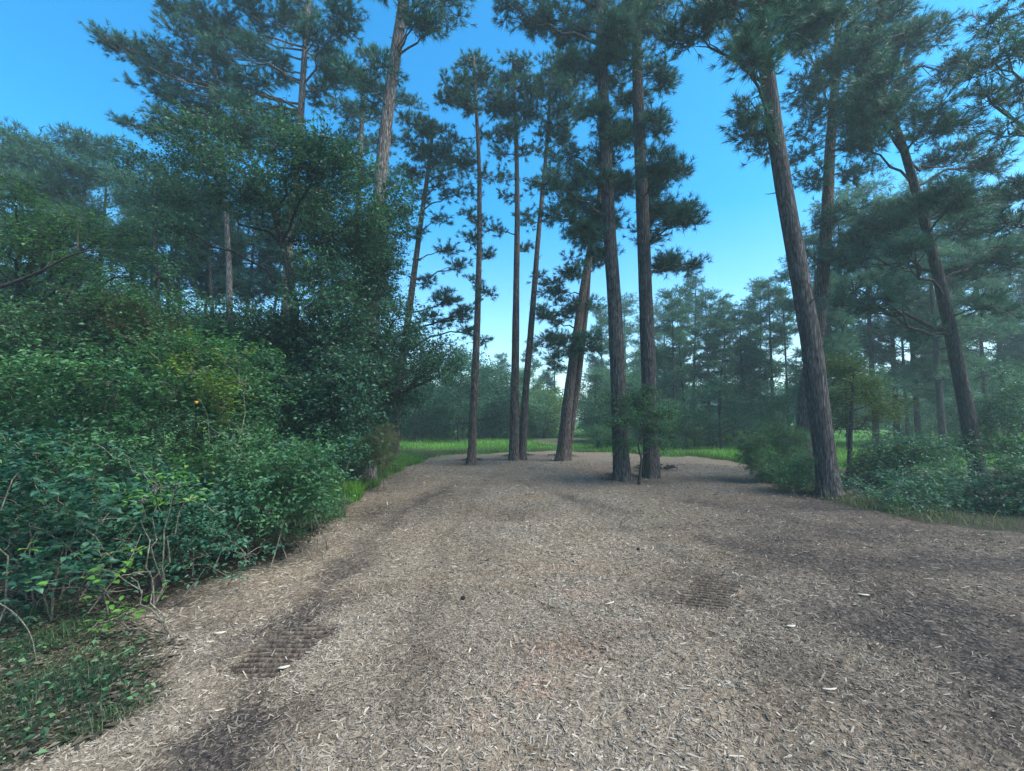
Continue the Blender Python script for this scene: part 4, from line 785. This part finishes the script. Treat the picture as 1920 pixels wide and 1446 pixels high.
def bgtree(kind, px, ytop, Y, label, group, wide=1.):
    root, H0 = protos[kind]; b = at(px, HOR, Y); b[2] = hz(b[0], b[1])-.05; H = at(px, ytop, Y)[2]-b[2]; s = H/H0; sw = s*wide
    rz = rngb.uniform(0, 6.28)
    if kind in used: return dup(root, b, rz, (sw, sw, s), label, group)
    used.add(kind); root.location = b; root.rotation_euler = (0, 0, rz); root.scale = (sw, sw, s); root['label'] = label
    if group: root['group'] = group
ORD = ['first', 'second', 'third', 'fourth', 'fifth', 'sixth', 'seventh', 'eighth', 'ninth', 'tenth', 'eleventh', 'twelfth', 'thirteenth', 'fourteenth', 'fifteenth', 'sixteenth', 'seventeenth', 'eighteenth']
def row(desc, group, items, Y, dY=3.):
    items = sorted(items, key=lambda q: q[1])
    for k, (kind, px, yt) in enumerate(items):
        bgtree(kind, px, yt, Y+rngb.uniform(-dY, dY), desc % ORD[k], group, rngb.uniform(.9, 1.15))
row('hazy pine in the row behind the right of the clearing, %s from its left end', 'hazy pines right of the clearing',
    [('b', 1265, 545), ('a', 1300, 520), ('b', 1330, 548), ('a', 1362, 560), ('b', 1395, 575), ('a', 1425, 540), ('b', 1450, 525), ('a', 1478, 545), ('c', 1285, 580), ('c', 1345, 585), ('c', 1410, 590)], 27, 3)
row('teal pine of the taller stand behind the drooping pine, %s from the left', 'taller pines at the right',
    [('b', 1545, 430), ('b', 1590, 380), ('b', 1640, 350), ('a', 1680, 390), ('b', 1720, 370), ('b', 1765, 350), ('b', 1805, 360), ('a', 1850, 400), ('b', 1885, 370), ('b', 1945, 400), ('a', 2010, 360), ('b', 1700, 520)], 20, 2)
row('low leafy tree at the foot of the right pine stand, %s from the left', 'leafy trees below the right pines',
    [('g', 1255, 750), ('g', 1310, 760), ('f', 1350, 710), ('g', 1400, 755), ('g', 1465, 740), ('e', 1545, 700), ('g', 1680, 760), ('g', 1740, 755), ('g', 1800, 750), ('e', 1860, 670), ('f', 1930, 660)], 23, 3)
row('distant hazy pine beyond the meadow in the centre, %s from the left', 'far pines beyond the meadow',
    [('b', 735, 670), ('b', 800, 690), ('b', 850, 680), ('b', 900, 690), ('b', 940, 665), ('b', 1000, 640), ('b', 1040, 630), ('b', 1130, 575), ('b', 1175, 560), ('b', 1215, 580), ('b', 1150, 600), ('b', 1250, 570)], 40, 5)
row('round leafy tree at the far side of the meadow, %s from the left', 'leafy trees across the meadow',
    [('e', 775, 690), ('f', 860, 655), ('f', 925, 680), ('e', 985, 690), ('i', 1020, 730), ('g', 1150, 720), ('e', 1120, 690)], 29, 3)
row('leafy tree filling the wood edge right of the clearing, %s from the left', 'leafy trees right of the clearing',
    [('e', 1245, 650), ('e', 1400, 660), ('e', 1790, 650)], 25, 2)
row('dense leafy tree growing down to the grass behind the clearing, %s from the left', 'dense trees behind the clearing',
    [('j', 748, 690), ('j', 790, 700), ('j', 832, 690), ('k', 880, 668), ('j', 925, 682), ('j', 962, 690), ('j', 1012, 738), ('j', 1124, 700), ('j', 1158, 690), ('j', 1195, 690), ('j', 1240, 700), ('j', 1385, 730)], 33, 1.5)
row('low bush standing in the meadow grass, %s from the left', 'meadow bushes',
    [('g', 1120, 795), ('g', 1160, 795), ('i', 1300, 800), ('g', 1335, 785), ('i', 1375, 795), ('g', 1265, 780)], 22, 2)
row('pale trunked pine seen through the left thicket, %s from the left', 'pale trunks behind the thicket',
    [('h', 300, 330), ('h', 345, 360), ('h', 378, 380), ('h', 405, 350), ('h', 447, 370), ('h', 490, 400), ('h', 610, 380), ('h', 520, 360)], 17, 2)
row('dusky pine rising at the far left skyline, %s from the left edge', 'pines on the left skyline',
    [('b', -40, 260), ('d', 20, 255), ('b', 70, 290), ('d', 120, 240), ('b', 165, 280), ('b', 230, 330), ('d', 270, 380)], 17, 1.5)
row('low tree deep in the left wood behind the shrubs, %s from the left', 'low trees in the left wood',
    [('e', 30, 520), ('f', 110, 560), ('e', 200, 540), ('f', 280, 570), ('e', 370, 590), ('f', 460, 610), ('e', 540, 600), ('f', 620, 620), ('e', 690, 650)], 18, 2)
far = []
for k in range(46): far.append(('abce'[k % 4], -700+k*78+rngb.uniform(-20, 20), rngb.uniform(660, 705)))
# the far wood that closes the view reads as one mass
gf = Geo(); rg = np.random.default_rng(61)
for k in range(280):
    a = rg.uniform(-62, 62); r = rg.uniform(62, 95); x, y = r*math.sin(math.radians(a)), r*math.cos(math.radians(a)); z = hz(x, y); H = rg.uniform(4.5, 7)
    if -4 < a - math.degrees(math.atan2(1095-960, 805)) < 1.5: continue
    tubes(gf, np.array([[[x, y, z], [x, y, z+H*.9]]]), np.array([[.16, .05]]), 5, 0, 1)
    for q in range(12):
        c = np.array([x+rg.normal()*1.2, y+rg.normal()*1.2, z+H*rg.uniform(.25, 1)])
        T = c+rg.normal(size=(60, 3))*np.array([.9, .9, .55]); leaves(gf, T, .42, rg, 0, np.full(60, rg.random()), .3, .6)
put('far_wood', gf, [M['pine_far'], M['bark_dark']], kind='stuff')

for px, py, lab in [(1197, 1026, 'dark pine cone on the chips right of the path centre'), (868, 1121, 'small dark pine cone on the chips left of the path centre')]:
    c = gnd(px, py); cz = float(height(np.array([c[0]]), np.array([c[1]]))[0]); g = Geo(); N_ = 90; q = np.arange(N_); t = (q+.5)/N_; an = q*2.39996
    rr2 = .014*np.sin(math.pi*(t*.85+.1)); a0 = np.stack([rr2*.35*np.cos(an), (t-.5)*.045, rr2*.35*np.sin(an)], 1)
    o_ = np.stack([np.cos(an), np.full(N_, .5), np.sin(an)], 1); s_ = np.stack([-np.sin(an), np.zeros(N_), np.cos(an)], 1)
    tip = a0+o_*rr2[:, None]; a0 = a0+[0, 0, .012]; tip = tip+[0, 0, .012]
    V = np.stack([a0-s_*.004, a0+s_*.004, tip+s_*.006, tip-s_*.006, tip+np.array([0, -.004, 0])], 1)+[c[0], c[1], cz]; k = q*5
    g.add(V, np.stack([k, k+1, k+2, k+3], 1), .1); g.f3.append((np.stack([k+3, k+2, k+4], 1), np.full(N_, .2), np.zeros(N_), np.zeros(N_, bool)))
    tubes(g, np.array([[[c[0], c[1]-.022, cz+.012], [c[0], c[1], cz+.012], [c[0], c[1]+.022, cz+.012]]]), np.array([[.003, .008, .003]]), 8)
    put('pine_cone', g, M['bark_dark'], origin=(c[0], c[1], cz), label=lab, category='pine cone')
# ------------------------------------------------------------------ haze
g = Geo(); x0, x1, y0, y1, z0, z1 = -215, 215, -215, 215, -2.5, 24
V = [(x, y, z) for x in (x0, x1) for y in (y0, y1) for z in (z0, z1)]
g.add(V, [(0, 1, 3, 2), (4, 6, 7, 5), (0, 4, 5, 1), (2, 3, 7, 6), (0, 2, 6, 4), (1, 5, 7, 3)])
m, nt, out = newmat('air'); v = nt.nodes.new('ShaderNodeVolumePrincipled'); v.inputs['Color'].default_value = (.68, .93, 1.0, 1)
v.inputs['Density'].default_value = .0022; v.inputs['Anisotropy'].default_value = .2; nt.links.new(v.outputs[0], out.inputs['Volume'])
put('haze', g, m, kind='stuff')
